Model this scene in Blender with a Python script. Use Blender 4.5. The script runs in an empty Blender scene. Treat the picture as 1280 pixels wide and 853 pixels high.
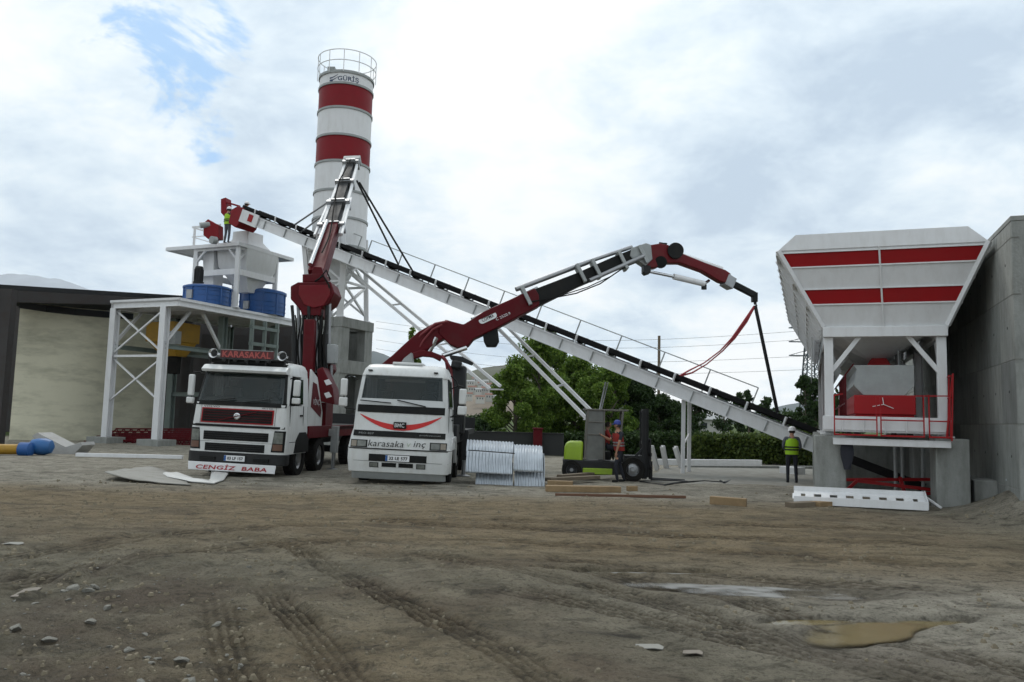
import bpy, bmesh, math, random
import numpy as np
from mathutils import Vector, Matrix
random.seed(7); rng = np.random.default_rng(11)
R = math.radians
S = bpy.context.scene
COL = S.collection
V = Vector

# ---------------------------------------------------------------- camera
FPX = 995.0; PHI = R(1.5); TH = math.atan(95.5/FPX); EYE = V((0, 0, 1.7))
FW = V((0, math.cos(TH), math.sin(TH))); RT = V((1, 0, 0)); UP = V((0, -math.sin(TH), math.cos(TH)))
def P(px, py, d):
    "world point at depth y=d seen at photo pixel (px,py)"
    x = (px-640)/FPX; y = (426.5-py)/FPX
    xu = x*math.cos(PHI)-y*math.sin(PHI); yu = x*math.sin(PHI)+y*math.cos(PHI)
    v = RT*xu+UP*yu+FW
    return EYE+v*(d/v.y)
def GP(px, py, z=0.0):
    v = P(px, py, 10)-EYE
    return EYE+v*((z-1.7)/v.z)
cam_d = bpy.data.cameras.new('camera'); cam = bpy.data.objects.new('camera', cam_d); COL.objects.link(cam)
cam_d.sensor_width = 36; cam_d.lens = FPX/1280*36; cam_d.clip_end = 9000; cam_d.clip_start = 0.1
cr = RT*math.cos(PHI)+UP*math.sin(PHI); cu = -RT*math.sin(PHI)+UP*math.cos(PHI)
m = Matrix((cr, cu, -FW)).transposed().to_4x4(); m.translation = EYE
cam.matrix_world = m; S.camera = cam

# ---------------------------------------------------------------- materials
def nd(nt, t, **k):
    n = nt.nodes.new(t)
    for a, b in k.items():
        if a == 'inp':
            for i, v in b.items(): n.inputs[i].default_value = v
        else: setattr(n, a, b)
    return n
def c4(c): return (c[0], c[1], c[2], 1)
MATS = {}
def mat(name, col, rough=.5, metal=0, var=.12, scale=3, bump=0, bscale=30, dirt=0, dcol=(.10, .085, .06), streak=0, spec=.5, coat=0):
    if name in MATS: return MATS[name]
    M = bpy.data.materials.new(name); M.use_nodes = True; nt = M.node_tree; L = nt.links.new
    b = nt.nodes['Principled BSDF']; b.inputs['Roughness'].default_value = rough; b.inputs['Metallic'].default_value = metal
    b.inputs['Specular IOR Level'].default_value = spec; b.inputs['Coat Weight'].default_value = coat
    tc = nd(nt, 'ShaderNodeTexCoord')
    n1 = nd(nt, 'ShaderNodeTexNoise', inp={'Scale': scale, 'Detail': 6, 'Roughness': .6}); L(tc.outputs['Object'], n1.inputs['Vector'])
    mx = nd(nt, 'ShaderNodeMix', data_type='RGBA')
    mx.inputs[6].default_value = c4([max(0, v*(1-var)) for v in col]); mx.inputs[7].default_value = c4([min(1, v*(1+var)) for v in col])
    L(n1.outputs['Fac'], mx.inputs[0]); out = mx.outputs[2]
    if dirt:
        mp = nd(nt, 'ShaderNodeMapping'); mp.inputs['Scale'].default_value = (.5, .5, 1.9) if streak == -1 else (1, 1, .25 if streak else 1); L(tc.outputs['Object'], mp.inputs[0])
        n2 = nd(nt, 'ShaderNodeTexNoise', inp={'Scale': 5 if streak == 1 else 1.1 if streak == -1 else 2.3, 'Detail': 8, 'Roughness': .7}); L(mp.outputs[0], n2.inputs['Vector'])
        rp = nd(nt, 'ShaderNodeMapRange', inp={1: .45, 2: .78, 3: 0, 4: dirt}); L(n2.outputs['Fac'], rp.inputs[0])
        m2 = nd(nt, 'ShaderNodeMix', data_type='RGBA'); m2.inputs[7].default_value = c4(dcol)
        L(rp.outputs[0], m2.inputs[0]); L(out, m2.inputs[6]); out = m2.outputs[2]
        ra = nd(nt, 'ShaderNodeMath', operation='MULTIPLY_ADD', inp={1: .5, 2: rough}); L(rp.outputs[0], ra.inputs[0]); L(ra.outputs[0], b.inputs['Roughness'])
    L(out, b.inputs['Base Color'])
    if bump:
        n3 = nd(nt, 'ShaderNodeTexNoise', inp={'Scale': bscale, 'Detail': 5}); L(tc.outputs['Object'], n3.inputs['Vector'])
        bp = nd(nt, 'ShaderNodeBump', inp={'Strength': bump, 'Distance': .02}); L(n3.outputs['Fac'], bp.inputs['Height']); L(bp.outputs[0], b.inputs['Normal'])
    MATS[name] = M; return M
white = mat('white_paint', (.68, .69, .70), .45, dirt=.24, streak=1, dcol=(.34, .31, .27), var=.05)
whitec = mat('white_cab_paint', (.60, .615, .61), .35, dirt=.35, streak=1, dcol=(.28, .26, .21), var=.05)
red = mat('red_paint', (.20, .006, .012), .5, spec=.2, dirt=.2, dcol=(.08, .05, .04))
redb = mat('bright_red_paint', (.30, .009, .012), .5, spec=.22, dirt=.15, dcol=(.12, .05, .04))
dred = mat('crane_red_paint', (.090, .003, .007), .5, spec=.16, dirt=.3, dcol=(.06, .045, .04))
black = mat('black_plastic', (.008, .009, .009), .6, dirt=.12, spec=.2)
rubber = mat('tyre_rubber', (.012, .012, .012), .85, dirt=.5, dcol=(.05, .045, .035), bump=.3, spec=.15)
dark = mat('dark_steel', (.016, .017, .018), .55, 0, dirt=.25, dcol=(.05, .045, .035), spec=.3)
steel = mat('grey_steel', (.30, .31, .32), .35, .7, dirt=.3)
chrome = mat('bright_steel', (.6, .61, .62), .2, 1.0, var=.04)
greyp = mat('grey_paint', (.30, .32, .32), .5, dirt=.3)
greeng = mat('grey_green_primer', (.16, .20, .185), .55, dirt=.3)
blue = mat('blue_paint', (.01, .08, .27), .45, dirt=.25)
tint = None
yellow = mat('yellow_paint', (.36, .20, .012), .5, dirt=.5)
lime = mat('lime_paint', (.26, .40, .015), .45, dirt=.35)
glass = mat('windscreen_glass', (.008, .016, .017), .08, var=.8, scale=2.2, spec=.42)
lens = mat('headlamp_glass', (.15, .16, .145), .1, var=.7, scale=9)
amber = mat('amber_lens', (.4, .12, .02), .2)
belt = mat('conveyor_belt_rubber', (.008, .008, .009), .7, dirt=.1, spec=.15)
conc = mat('concrete', (.255, .265, .25), .85, var=.25, scale=1.3, bump=.5, bscale=18, dirt=.75, dcol=(.12, .12, .11), streak=1)
wood = mat('raw_timber', (.24, .165, .085), .8, var=.3, scale=6, bump=.3, dirt=.5, dcol=(.10, .07, .045))
woodd = mat('weathered_timber', (.15, .12, .085), .85, var=.3, scale=6, bump=.3)
galv = mat('galvanised_steel', (.42, .46, .50), .34, .6, var=.35, scale=5)
hiviz = mat('hi_vis_fabric', (.35, .62, .02), .7)
navy = mat('dark_work_cloth', (.018, .02, .028), .9)
greycl = mat('grey_work_cloth', (.10, .11, .13), .9)
skin = mat('skin', (.36, .19, .12), .6)
hairm = mat('dark_hair', (.02, .015, .01), .7)
redcl = mat('red_cloth', (.24, .02, .015), .9)
whitepl = mat('white_helmet_plastic', (.72, .73, .73), .35)
bluetxt = mat('navy_lettering', (.02, .04, .10), .5)
redtxt = mat('red_lettering', (.33, .01, .02), .5)
sheetw = mat('white_plastic_film', (.55, .55, .53), .5, bump=.5, bscale=8)
film = mat('clouded_cab_film', (.12, .125, .115), .35, var=.5, scale=4)

scr = mat('see_through_windscreen', (.012, .022, .022), .05, var=.5, scale=2, spec=.5); scr.node_tree.nodes['Principled BSDF'].inputs['Alpha'].default_value = .62
# ---------------------------------------------------------------- mesh builder
def ax(d, up=V((0, 0, 1))):
    d = V(d).normalized(); up = V(up)
    if abs(d.dot(up)) > .98*up.length: up = V((0, 1, 0)) if abs(d.y) < .9 else V((1, 0, 0))
    s = d.cross(up).normalized(); return d, s, s.cross(d).normalized()
class MB:
    def __init__(s): s.v = []; s.f = []; s.m = []; s.mi = 0
    def mat(s, i): s.mi = i; return s
    def add(s, vs, fs):
        o = len(s.v); s.v += [V(p) for p in vs]
        for f in fs: s.f.append([i+o for i in f]); s.m.append(s.mi)
        return s
    def ob(s, c, ex, ey, ez):
        c = V(c); ex = V(ex); ey = V(ey); ez = V(ez)
        vs = [c+ex*i+ey*j+ez*k for k in (-1, 1) for j in (-1, 1) for i in (-1, 1)]
        return s.add(vs, [(0, 2, 3, 1), (4, 5, 7, 6), (0, 1, 5, 4), (2, 6, 7, 3), (0, 4, 6, 2), (1, 3, 7, 5)])
    def box(s, x0, x1, y0, y1, z0, z1):
        return s.ob(((x0+x1)/2, (y0+y1)/2, (z0+z1)/2), ((x1-x0)/2, 0, 0), (0, (y1-y0)/2, 0), (0, 0, (z1-z0)/2))
    def beam(s, a, b, w=.1, h=None, up=(0, 0, 1)):
        a = V(a); b = V(b); h = h or w; d, sd, u = ax(b-a, up)
        return s.ob((a+b)/2, (b-a)/2, sd*w/2, u*h/2)
    def ibeam(s, a, b, w=.2, h=.2, t=.02, up=(0, 0, 1)):
        a = V(a); b = V(b); d, sd, u = ax(b-a, up)
        s.ob((a+b)/2, (b-a)/2, sd*t/2, u*(h/2-t))
        for k in (-1, 1): s.ob((a+b)/2+u*k*(h/2-t/2), (b-a)/2, sd*w/2, u*t/2)
        return s
    def tube(s, a, b, r=.05, r2=None, n=12):
        a = V(a); b = V(b); r2 = r if r2 is None else r2; d, sd, u = ax(b-a)
        vs = []
        for p, q in ((a, r), (b, r2)):
            for i in range(n):
                t = 2*math.pi*i/n; vs.append(p+sd*q*math.cos(t)+u*q*math.sin(t))
        fs = [(i, (i+1) % n, n+(i+1) % n, n+i) for i in range(n)]+[tuple(range(n))[::-1], tuple(range(n, 2*n))]
        return s.add(vs, fs)
    def path(s, pts, r=.03, n=8):
        pts = [V(p) for p in pts]; vs = []; N = len(pts)
        rr = r if isinstance(r, (list, tuple)) else [r]*N
        d0 = (pts[1]-pts[0]).normalized(); _, sd, u = ax(d0)
        for k, p in enumerate(pts):
            d = (pts[min(k+1, N-1)]-pts[max(k-1, 0)]).normalized()
            sd = (sd-d*sd.dot(d)).normalized(); u = sd.cross(d)
            for i in range(n):
                t = 2*math.pi*i/n; vs.append(p+sd*rr[k]*math.cos(t)+u*rr[k]*math.sin(t))
        fs = [(k*n+i, k*n+(i+1) % n, (k+1)*n+(i+1) % n, (k+1)*n+i) for k in range(N-1) for i in range(n)]
        fs += [tuple(range(n))[::-1], tuple(range((N-1)*n, N*n))]
        return s.add(vs, fs)
    def prism(s, poly, vec):
        n = len(poly); poly = [V(p) for p in poly]; vec = V(vec)
        fs = [tuple(range(n))[::-1], tuple(range(n, 2*n))]+[(i, (i+1) % n, n+(i+1) % n, n+i) for i in range(n)]
        return s.add(poly+[p+vec for p in poly], fs)
    def lathe(s, prof, o=(0, 0, 0), axis=(0, 0, 1), n=24, a0=0, a1=None):
        o = V(o); d, sd, u = ax(axis, (0, 1, 0)); vs = []; full = a1 is None
        A = [2*math.pi*i/n for i in range(n)] if full else [a0+(a1-a0)*i/(n-1) for i in range(n)]
        for r, z in prof:
            for t in A: vs.append(o+d*z+sd*r*math.cos(t)+u*r*math.sin(t))
        fs = []
        for k in range(len(prof)-1):
            for i in range(n if full else n-1):
                j = (i+1) % n; fs.append((k*n+i, k*n+j, (k+1)*n+j, (k+1)*n+i))
        return s.add(vs, fs)
    def loft(s, rings, cap=True):
        n = len(rings[0]); vs = [V(p) for r in rings for p in r]
        fs = [(k*n+i, k*n+(i+1) % n, (k+1)*n+(i+1) % n, (k+1)*n+i) for k in range(len(rings)-1) for i in range(n)]
        if cap: fs += [tuple(range(n))[::-1], tuple(range((len(rings)-1)*n, len(rings)*n))]
        return s.add(vs, fs)
    def frustum(s, x0, x1, y0, y1, z0, X0, X1, Y0, Y1, z1):
        a = [(x0, y0, z0), (x1, y0, z0), (x1, y1, z0), (x0, y1, z0)]; b = [(X0, Y0, z1), (X1, Y0, z1), (X1, Y1, z1), (X0, Y1, z1)]
        return s.loft([a, b])
    def build(s, name, mats, parent=None, world=False, bevel=0, smooth=40):
        "world=True: geometry given in world space, stored in the thing's local space"
        me = bpy.data.meshes.new(name)
        vs = s.v
        if world and parent is not None:
            r = parent
            while r.parent: r = r.parent
            inv = r.matrix_basis.inverted(); vs = [inv @ p for p in vs]
        if world and parent is None:
            a = np.array([tuple(p) for p in vs]); o = V((*((a.min(0)+a.max(0))/2)[:2], a[:, 2].min())); vs = [p-o for p in vs]
        me.from_pydata([tuple(p) for p in vs], [], s.f)
        if not isinstance(mats, (list, tuple)): mats = [mats]
        for q in mats: me.materials.append(q)
        me.polygons.foreach_set('material_index', s.m)
        bm = bmesh.new(); bm.from_mesh(me); bmesh.ops.recalc_face_normals(bm, faces=bm.faces); bm.to_mesh(me); bm.free()
        me.polygons.foreach_set('use_smooth', [True]*len(me.polygons)); me.set_sharp_from_angle(angle=R(smooth))
        o_ = bpy.data.objects.new(name, me); COL.objects.link(o_)
        if parent: o_.parent = parent
        elif world: o_.location = o
        if bevel:
            bv = o_.modifiers.new('bevel', 'BEVEL'); bv.width = bevel; bv.segments = 2; bv.limit_method = 'ANGLE'; bv.angle_limit = R(40)
        return o_
def tag(o, label=None, cat=None, group=None, kind=None):
    if label: o['label'] = label
    if cat: o['category'] = cat
    if group: o['group'] = group
    if kind: o['kind'] = kind
    return o
def thing(name, loc, label, cat, rz=0, group=None, tilt=0):
    o = bpy.data.objects.new(name, None); COL.objects.link(o); o.empty_display_size = .3
    o.matrix_basis = Matrix.Translation(V(loc)) @ Matrix.Rotation(rz, 4, 'Z') @ Matrix.Rotation(tilt, 4, 'Y')
    return tag(o, label, cat, group)
def copy_tree(o, parent=None):
    c = o.copy(); COL.objects.link(c)
    if parent: c.parent = parent
    for ch in [q for q in COL.objects if q.parent == o]: copy_tree(ch, c)
    return c
def text(s_, name, m_, parent, o, rt, up, width=None, height=.1, ext=.004, bend=None, shear=0, bold=.0, world=False, sx=1):
    "lettering as mesh: centred at o, running along rt; bend=(centre,radius) wraps it round a vertical cylinder"
    cu_ = bpy.data.curves.new('t', 'FONT'); cu_.body = s_; cu_.size = 1; cu_.shear = shear; cu_.offset = bold; cu_.resolution_u = 3
    cu_.space_character = 1.05
    to = bpy.data.objects.new('t', cu_); COL.objects.link(to); bpy.context.view_layer.update()
    me = bpy.data.meshes.new_from_object(to.evaluated_get(bpy.context.evaluated_depsgraph_get()))
    bpy.data.objects.remove(to); bpy.data.curves.remove(cu_)
    a = np.array([tuple(v.co) for v in me.vertices]); f = [tuple(p.vertices) for p in me.polygons]
    bpy.data.meshes.remove(me)
    mn = a.min(0); mx_ = a.max(0); a -= (mn+mx_)/2; sz = mx_-mn
    ky = height/sz[1]; kx = width/sz[0] if width else ky*sx
    rt = V(rt).normalized(); up = V(up).normalized(); nn = rt.cross(up)
    vs = []
    for p in a:
        x = p[0]*kx; y = p[1]*ky
        if bend:
            c, rad, a0 = bend; t = a0+x/rad; vs.append(V((c[0]+rad*math.sin(t), c[1]-rad*math.cos(t), o[2]+y)))
        else: vs.append(V(o)+rt*x+up*y+nn*ext)
    b = MB(); b.add(vs, f)
    return b.build(name, m_, parent, world=world)
_TB = {}
def vnoise(x, y, seed=0):
    if seed not in _TB: _TB[seed] = np.random.default_rng(seed).random((256, 256))
    T = _TB[seed]; xi = np.floor(x).astype(int); yi = np.floor(y).astype(int)
    fx = x-xi; fy = y-yi; fx = fx*fx*(3-2*fx); fy = fy*fy*(3-2*fy)
    g = lambda i, j: T[i % 256, j % 256]
    return (g(xi, yi)*(1-fx)+g(xi+1, yi)*fx)*(1-fy)+(g(xi, yi+1)*(1-fx)+g(xi+1, yi+1)*fx)*fy
def fbm(x, y, sc, oct=4, seed=0):
    o = 0; a = 1; t = 0
    for k in range(oct): o = o+a*vnoise(x*sc*2**k+17*k, y*sc*2**k+31*k, seed+k); t += a; a *= .5
    return o/t-.5
# ---------------------------------------------------------------- sky and light
SUN_EL, SUN_AZ = R(52), R(-25)      # azimuth from +Y towards +X: the sun stands behind the plant, a little left
w = bpy.data.worlds.new('World'); S.world = w; w.use_nodes = True; nt = w.node_tree; L = nt.links.new
bg = nt.nodes['Background']; bg.inputs[1].default_value = .1
sky = nd(nt, 'ShaderNodeTexSky', sky_type='NISHITA', sun_disc=False); sky.sun_elevation = SUN_EL; sky.sun_rotation = SUN_AZ
tc = nd(nt, 'ShaderNodeTexCoord'); sp = nd(nt, 'ShaderNodeSeparateXYZ'); L(tc.outputs['Generated'], sp.inputs[0])
def mth(op, a, b=None, c=None, clamp=False):
    n = nd(nt, 'ShaderNodeMath', operation=op); n.use_clamp = clamp
    for i, v in enumerate((a, b, c)):
        if v is None: continue
        if isinstance(v, (int, float)): n.inputs[i].default_value = v
        else: L(v, n.inputs[i])
    return n.outputs[0]
zz = mth('ADD', mth('MAXIMUM', sp.outputs[2], 0.0), .32)
cv = nd(nt, 'ShaderNodeCombineXYZ'); L(mth('DIVIDE', sp.outputs[0], zz), cv.inputs[0]); L(mth('DIVIDE', sp.outputs[1], zz), cv.inputs[1])
def noise(sc, det, ro, off, dist=0):
    mp = nd(nt, 'ShaderNodeMapping'); mp.inputs['Location'].default_value = off; L(cv.outputs[0], mp.inputs[0])
    n = nd(nt, 'ShaderNodeTexNoise', inp={'Scale': sc, 'Detail': det, 'Roughness': ro, 'Distortion': dist}); L(mp.outputs[0], n.inputs['Vector']); return n.outputs['Fac']
def blob(px, py, rad, amp):
    "soft lump in a fixed direction of the sky"
    d = (P(px, py, 100)-EYE).normalized(); dn = nd(nt, 'ShaderNodeVectorMath', operation='DOT_PRODUCT'); dn.inputs[1].default_value = d
    L(tc.outputs['Generated'], dn.inputs[0])
    n = nd(nt, 'ShaderNodeMapRange', interpolation_type='SMOOTHSTEP', inp={1: math.cos(rad), 2: 1, 3: 0, 4: amp}); L(dn.outputs['Value'], n.inputs[0]); return n.outputs[0]
big = noise(1.5, 6, .5, (3.1, .7, 0), .15); fine = noise(4.2, 9, .62, (0, 5.2, 1), .2)
f = mth('ADD', mth('ADD', mth('MULTIPLY', big, .66), mth('MULTIPLY', fine, .58)), -.148)
f = mth('ADD', f, blob(190, 250, .2, -.11)); f = mth('ADD', f, blob(330, 190, .16, -.035)); f = mth('ADD', f, blob(860, 190, .34, -.06))
f = mth('ADD', f, blob(640, 90, .25, .09)); f = mth('ADD', f, blob(60, 60, .2, .05)); f = mth('ADD', f, blob(940, 455, .12, .08)); f = mth('ADD', f, blob(1230, 200, .16, -.05))
f = mth('ADD', f, blob(700, 270, .14, .05)); f = mth('ADD', f, blob(1250, 10, .15, -.08))
rmp = nd(nt, 'ShaderNodeValToRGB'); L(f, rmp.inputs[0]); e = rmp.color_ramp.elements
e[0].position = .28; e[0].color = (5.2, 6.3, 7.5, 1); e[1].position = .58; e[1].color = (10.0, 10.2, 10.2, 1)
for p_, c_ in ((.36, (6.5, 7.6, 8.6)), (.43, (7.7, 8.7, 9.4)), (.50, (9.0, 9.6, 9.9))):
    q = e.new(p_); q.color = c4(c_)
bm_ = mth('ADD', mth('ADD', blob(200, 92, .13, .46), blob(165, 145, .06, .16)), blob(640, 300, .05, .0))
bmk = mth('ADD', bm_, mth('MULTIPLY', mth('MULTIPLY', mth('SUBTRACT', noise(3.8, 8, .62, (1, 2, 0), .5), .5), 5.0), mth('MULTIPLY', bm_, 6.0, clamp=True)))
bl = nd(nt, 'ShaderNodeMapRange', interpolation_type='SMOOTHSTEP', inp={1: .30, 2: .80, 3: 0, 4: .9}); L(bmk, bl.inputs[0])
skb = nd(nt, 'ShaderNodeMix', data_type='RGBA', blend_type='ADD'); skb.inputs[0].default_value = 1; dk = nd(nt, 'ShaderNodeVectorMath', operation='SCALE'); dk.inputs[3].default_value = .22; L(sky.outputs[0], dk.inputs[0]); L(dk.outputs[0], skb.inputs[6]); skb.inputs[7].default_value = (2.6, 4.7, 7.4, 1)
mx = nd(nt, 'ShaderNodeMix', data_type='RGBA'); L(bl.outputs[0], mx.inputs[0]); L(rmp.outputs[0], mx.inputs[6]); L(skb.outputs[2], mx.inputs[7])
L(mx.outputs[2], bg.inputs[0])
sd = bpy.data.lights.new('sun', 'SUN'); sd.energy = .9; sd.angle = R(14); sd.color = (1, .96, .9)
so = bpy.data.objects.new('sun', sd); COL.objects.link(so)
sdir = V((math.sin(SUN_AZ)*math.cos(SUN_EL), math.cos(SUN_AZ)*math.cos(SUN_EL), math.sin(SUN_EL)))
so.rotation_euler = sdir.to_track_quat('Z', 'Y').to_euler(); so.location = sdir*60
S.view_settings.view_transform = 'Standard'; S.view_settings.look = 'None'; S.view_settings.exposure = .25; S.view_settings.gamma = 1

# ---------------------------------------------------------------- ground
def sstep(a, b, x): t = np.clip((x-a)/(b-a), 0, 1); return t*t*(3-2*t)
def base_h(x, y):
    z = -.2*sstep(19, 29, y)*sstep(-3, 3, x)*(1-sstep(36, 48, y))
    z = z+.12*sstep(28, 36, y)*(1-sstep(-10, -5, x))
    z = z+.95*np.exp(-(((x-10.7)/1.25)**2+((y-15.3)/1.5)**2))
    return z
def seg(*pp): return [GP(a, b) for a, b in pp]
TRACKS = [(seg((330, 900), (285, 800), (268, 740)), .34, .05), (seg((470, 900), (400, 800), (340, 745), (322, 720)), .34, .05),
          (seg((760, 900), (640, 818), (540, 770), (430, 722), (372, 690), (300, 668)), .34, .045),
          (seg((1320, 880), (1120, 828), (960, 790), (820, 752), (700, 728), (560, 702), (400, 690)), .42, .045),
          (seg((1320, 850), (1180, 815), (1000, 770), (860, 735), (740, 716), (600, 690)), .4, .035),
          (seg((1330, 905), (1150, 850), (930, 800), (780, 765), (640, 742), (500, 726)), .4, .04),
          (seg((0, 700), (200, 672), (500, 655), (800, 668), (1280, 690)), .5, .03), (seg((0, 735), (250, 690), (560, 676), (900, 690), (1280, 715)), .45, .03),
          (seg((480, 650), (800, 655), (1280, 668)), .6, .03), (seg((700, 700), (900, 720), (1280, 745)), .4, .03)]
PUD = [(GP(1080, 786), .85, .34, .5), (GP(1155, 775), .55, .16, .3), (GP(930, 735), 1.5, .34, -.1), (GP(800, 714), 1.3, .13, .05), (GP(1010, 772), .5, .13, .2)]
def pudmask(x, y):
    m_ = np.zeros_like(x); x = x+.22*fbm(x, y, 2.2, 3, 91); y = y+.14*fbm(x, y, 2.8, 3, 92)
    for c, a, b, r in PUD:
        dx = x-c.x; dy = y-c.y; cr_, sr = math.cos(r), math.sin(r); u_ = (dx*cr_+dy*sr)/a; v_ = (-dx*sr+dy*cr_)/b
        m_ = np.maximum(m_, np.exp(-(u_*u_+v_*v_)*1.0))
    return m_
def track_terms(x, y, r_):
    dz = np.zeros_like(x); tm = np.zeros_like(x)
    near = (y > .5) & (y < 26) & (abs(x) < 30)
    X = x[near]; Y = y[near]; D = np.zeros_like(X); T = np.zeros_like(X)
    for pts, wd, dep in TRACKS:
        # dense polyline by Catmull-Rom
        q = [pts[0]*2-pts[1]]+pts+[pts[-1]*2-pts[-2]]; dense = []
        for i in range(1, len(q)-2):
            for t in np.linspace(0, 1, 14, endpoint=False):
                p0, p1, p2, p3 = q[i-1], q[i], q[i+1], q[i+2]
                dense.append(.5*((2*p1)+(p2-p0)*t+(2*p0-5*p1+4*p2-p3)*t*t+(3*p1-p0-3*p2+p3)*t**3))
        dense.append(q[-2]); best = np.full_like(X, 9.); sid = np.zeros_like(X); ss = 0; sgn = np.zeros_like(X)
        for a, b in zip(dense[:-1], dense[1:]):
            dx, dy = b.x-a.x, b.y-a.y; l2 = dx*dx+dy*dy+1e-9; l = math.sqrt(l2)
            t = np.clip(((X-a.x)*dx+(Y-a.y)*dy)/l2, 0, 1); ex = X-a.x-dx*t; ey = Y-a.y-dy*t; dd = np.hypot(ex, ey)
            k = dd < best; best[k] = dd[k]; sid[k] = (ss+l*t)[k]; sgn[k] = np.sign(ex*dy-ey*dx)[k]; ss += l
        off = best*sgn; hw = wd/2
        body = 1-sstep(hw*.85, hw*1.15, best); fade = .55+.9*fbm(sid, off*0, 1.1, 2, 5)+.25
        fade = np.clip(fade, 0, 1.2)*(1-sstep(ss-1.6, ss-.1, sid))*(.95+.6*fbm(X, Y, 1.5, 3, 15))
        ribs = .5+.5*np.cos(off/hw*math.pi*4.5); lug = .5+.5*np.cos((sid+np.abs(off)*.5)*2*math.pi/.16)
        rim = np.exp(-((best-hw*1.25)/(hw*.28))**2)
        D += fade*(dep*1.1*(-body*(.8-.65*ribs*(.5+.5*lug))+.3*rim)); T = np.maximum(T, body*fade*(1-.95*sstep(.25, .75, ribs)*(.45+.55*lug)))
    dz[near] = D; tm[near] = T; return dz, tm
def ground_h(x, y):
    x = np.asarray(x, float); y = np.asarray(y, float); d = np.hypot(x, y)
    near = 1-sstep(14, 45, d)
    z = base_h(x, y)+.10*fbm(x, y, .35, 3, 1)*(1-sstep(13, 19, y))+.045*fbm(x, y, 1.6, 4, 9)*near
    # streaky shove lines of mud, and clods on the left
    z = z+.075*np.abs(fbm(x*.5+.2*y, y*2.2, 1.3, 5, 21))*near*sstep(0, 4, d)+.034*fbm(x, y, 7, 3, 71)*(1-sstep(7, 14, d))+.02*fbm(x, y, 17, 3, 72)*(1-sstep(4, 9, d))
    left = (1-sstep(-2.6, -.6, x-.0*y))*(1-sstep(9, 13, y)); cl = fbm(x, y, 4.5, 4, 33)
    z = z+left*(.10*cl+.08*np.maximum(fbm(x, y, 1.3, 3, 44), 0))
    return z
def gz(x, y): return float(ground_h(np.array([x]), np.array([y]))[0])
def make_ground():
    fr = np.radians(np.linspace(-43, 43, 640)); rest = np.radians(np.linspace(45, 315, 60)); ang = np.concatenate([fr, rest])
    rad = np.concatenate([[.05, .6, 1.2, 1.8], np.geomspace(2.3, 26, 640), np.geomspace(27, 130, 60), np.geomspace(150, 6000, 18)])
    A, Rr = np.meshgrid(ang, rad); X = (np.sin(A)*Rr).ravel(); Y = (np.cos(A)*Rr).ravel(); n = len(ang); k = len(rad)
    Z = ground_h(X, Y); dz, tm = track_terms(X, Y, None); pm = pudmask(X, Y)
    Z = Z*(1-.8*sstep(.25, .6, pm))+dz*(1-sstep(.2, .5, pm))-.09*sstep(.2, .75, pm); Z[np.hypot(X, Y) > 200] = 0
    Z[:n*3] *= .3
    me = bpy.data.meshes.new('ground'); me.vertices.add(n*k); me.vertices.foreach_set('co', np.stack([X, Y, Z], 1).ravel())
    i, j = np.meshgrid(np.arange(k-1), np.arange(n), indexing='ij'); j2 = (j+1) % n
    q = np.stack([i*n+j, (i+1)*n+j, (i+1)*n+j2, i*n+j2], -1).reshape(-1, 4)
    me.loops.add(len(q)*4); me.loops.foreach_set('vertex_index', q.ravel().astype(np.int32))
    me.polygons.add(len(q)); me.polygons.foreach_set('loop_start', np.arange(0, len(q)*4, 4, dtype=np.int32))
    me.update(calc_edges=True); me.polygons.foreach_set('use_smooth', np.ones(len(q), bool))
    yb = sstep(7.5, 11.5, Y+.25*X+2*fbm(X, Y, .5, 3, 3))*(1-sstep(17, 21, Y+1.5*fbm(X, Y, .6, 3, 8)))
    tomid = 1-sstep(4.8, 6.8, Y+1.4*fbm(X, Y, .6, 3, 14))
    brown = np.clip(yb*.95*(1-.6*sstep(3.5, 9, X))+.75*np.exp(-((X+1.0)/1.6)**2)*np.exp(-((Y-5.4)/2.2)**2), 0, 1)
    pal_ = np.exp(-(((X-10.4)/2)**2+((Y-15.2)/2)**2)); wet = (1-pal_)*np.clip(.35*sstep(.1, .5, pm)+.8*np.exp(-(((X+1.9)/.8)**2+((Y-4.1)/.9)**2))+sstep(.10, .26, fbm(X*.6, Y*1.7, .9, 4, 50))*.6*(1-sstep(20, 24, Y)), 0, 1)
    grass = sstep(38.5, 41, Y+2*fbm(X, Y, .3, 3, 60)); pale = sstep(15.5, 19, Y+1.5*fbm(X, Y, .5, 3, 77))*(1-grass)+.6*np.exp(-(((X-5)/3.)**2+((Y-8)/1.5)**2))+.75*np.exp(-(((X-3.9)/2.2)**2+((Y-7.0)/1.5)**2))+.95*np.exp(-(((X-10.4)/2.2)**2+((Y-15.2)/2)**2))
    for nm, arr in (('brown', brown), ('wet', wet), ('tread_shade', np.clip(tm, 0, 1)), ('grass', grass), ('pale', np.clip(pale, 0, 1))):
        a_ = me.attributes.new(nm, 'FLOAT', 'POINT'); a_.data.foreach_set('value', arr.astype(np.float32))
    M = bpy.data.materials.new('muddy_ground'); M.use_nodes = True; t = M.node_tree; l = t.links.new; b = t.nodes['Principled BSDF']
    g = nd(t, 'ShaderNodeNewGeometry')
    def at(nm): return nd(t, 'ShaderNodeAttribute', attribute_name=nm).outputs['Fac']
    def ns(sc, det=6, ro=.6, dist=0, st=None):
        src = g.outputs['Position']
        if st: mp = nd(t, 'ShaderNodeMapping'); mp.inputs['Scale'].default_value = st; l(src, mp.inputs[0]); src = mp.outputs[0]
        n_ = nd(t, 'ShaderNodeTexNoise', inp={'Scale': sc, 'Detail': det, 'Roughness': ro, 'Distortion': dist}); l(src, n_.inputs['Vector']); return n_.outputs['Fac']
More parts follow.
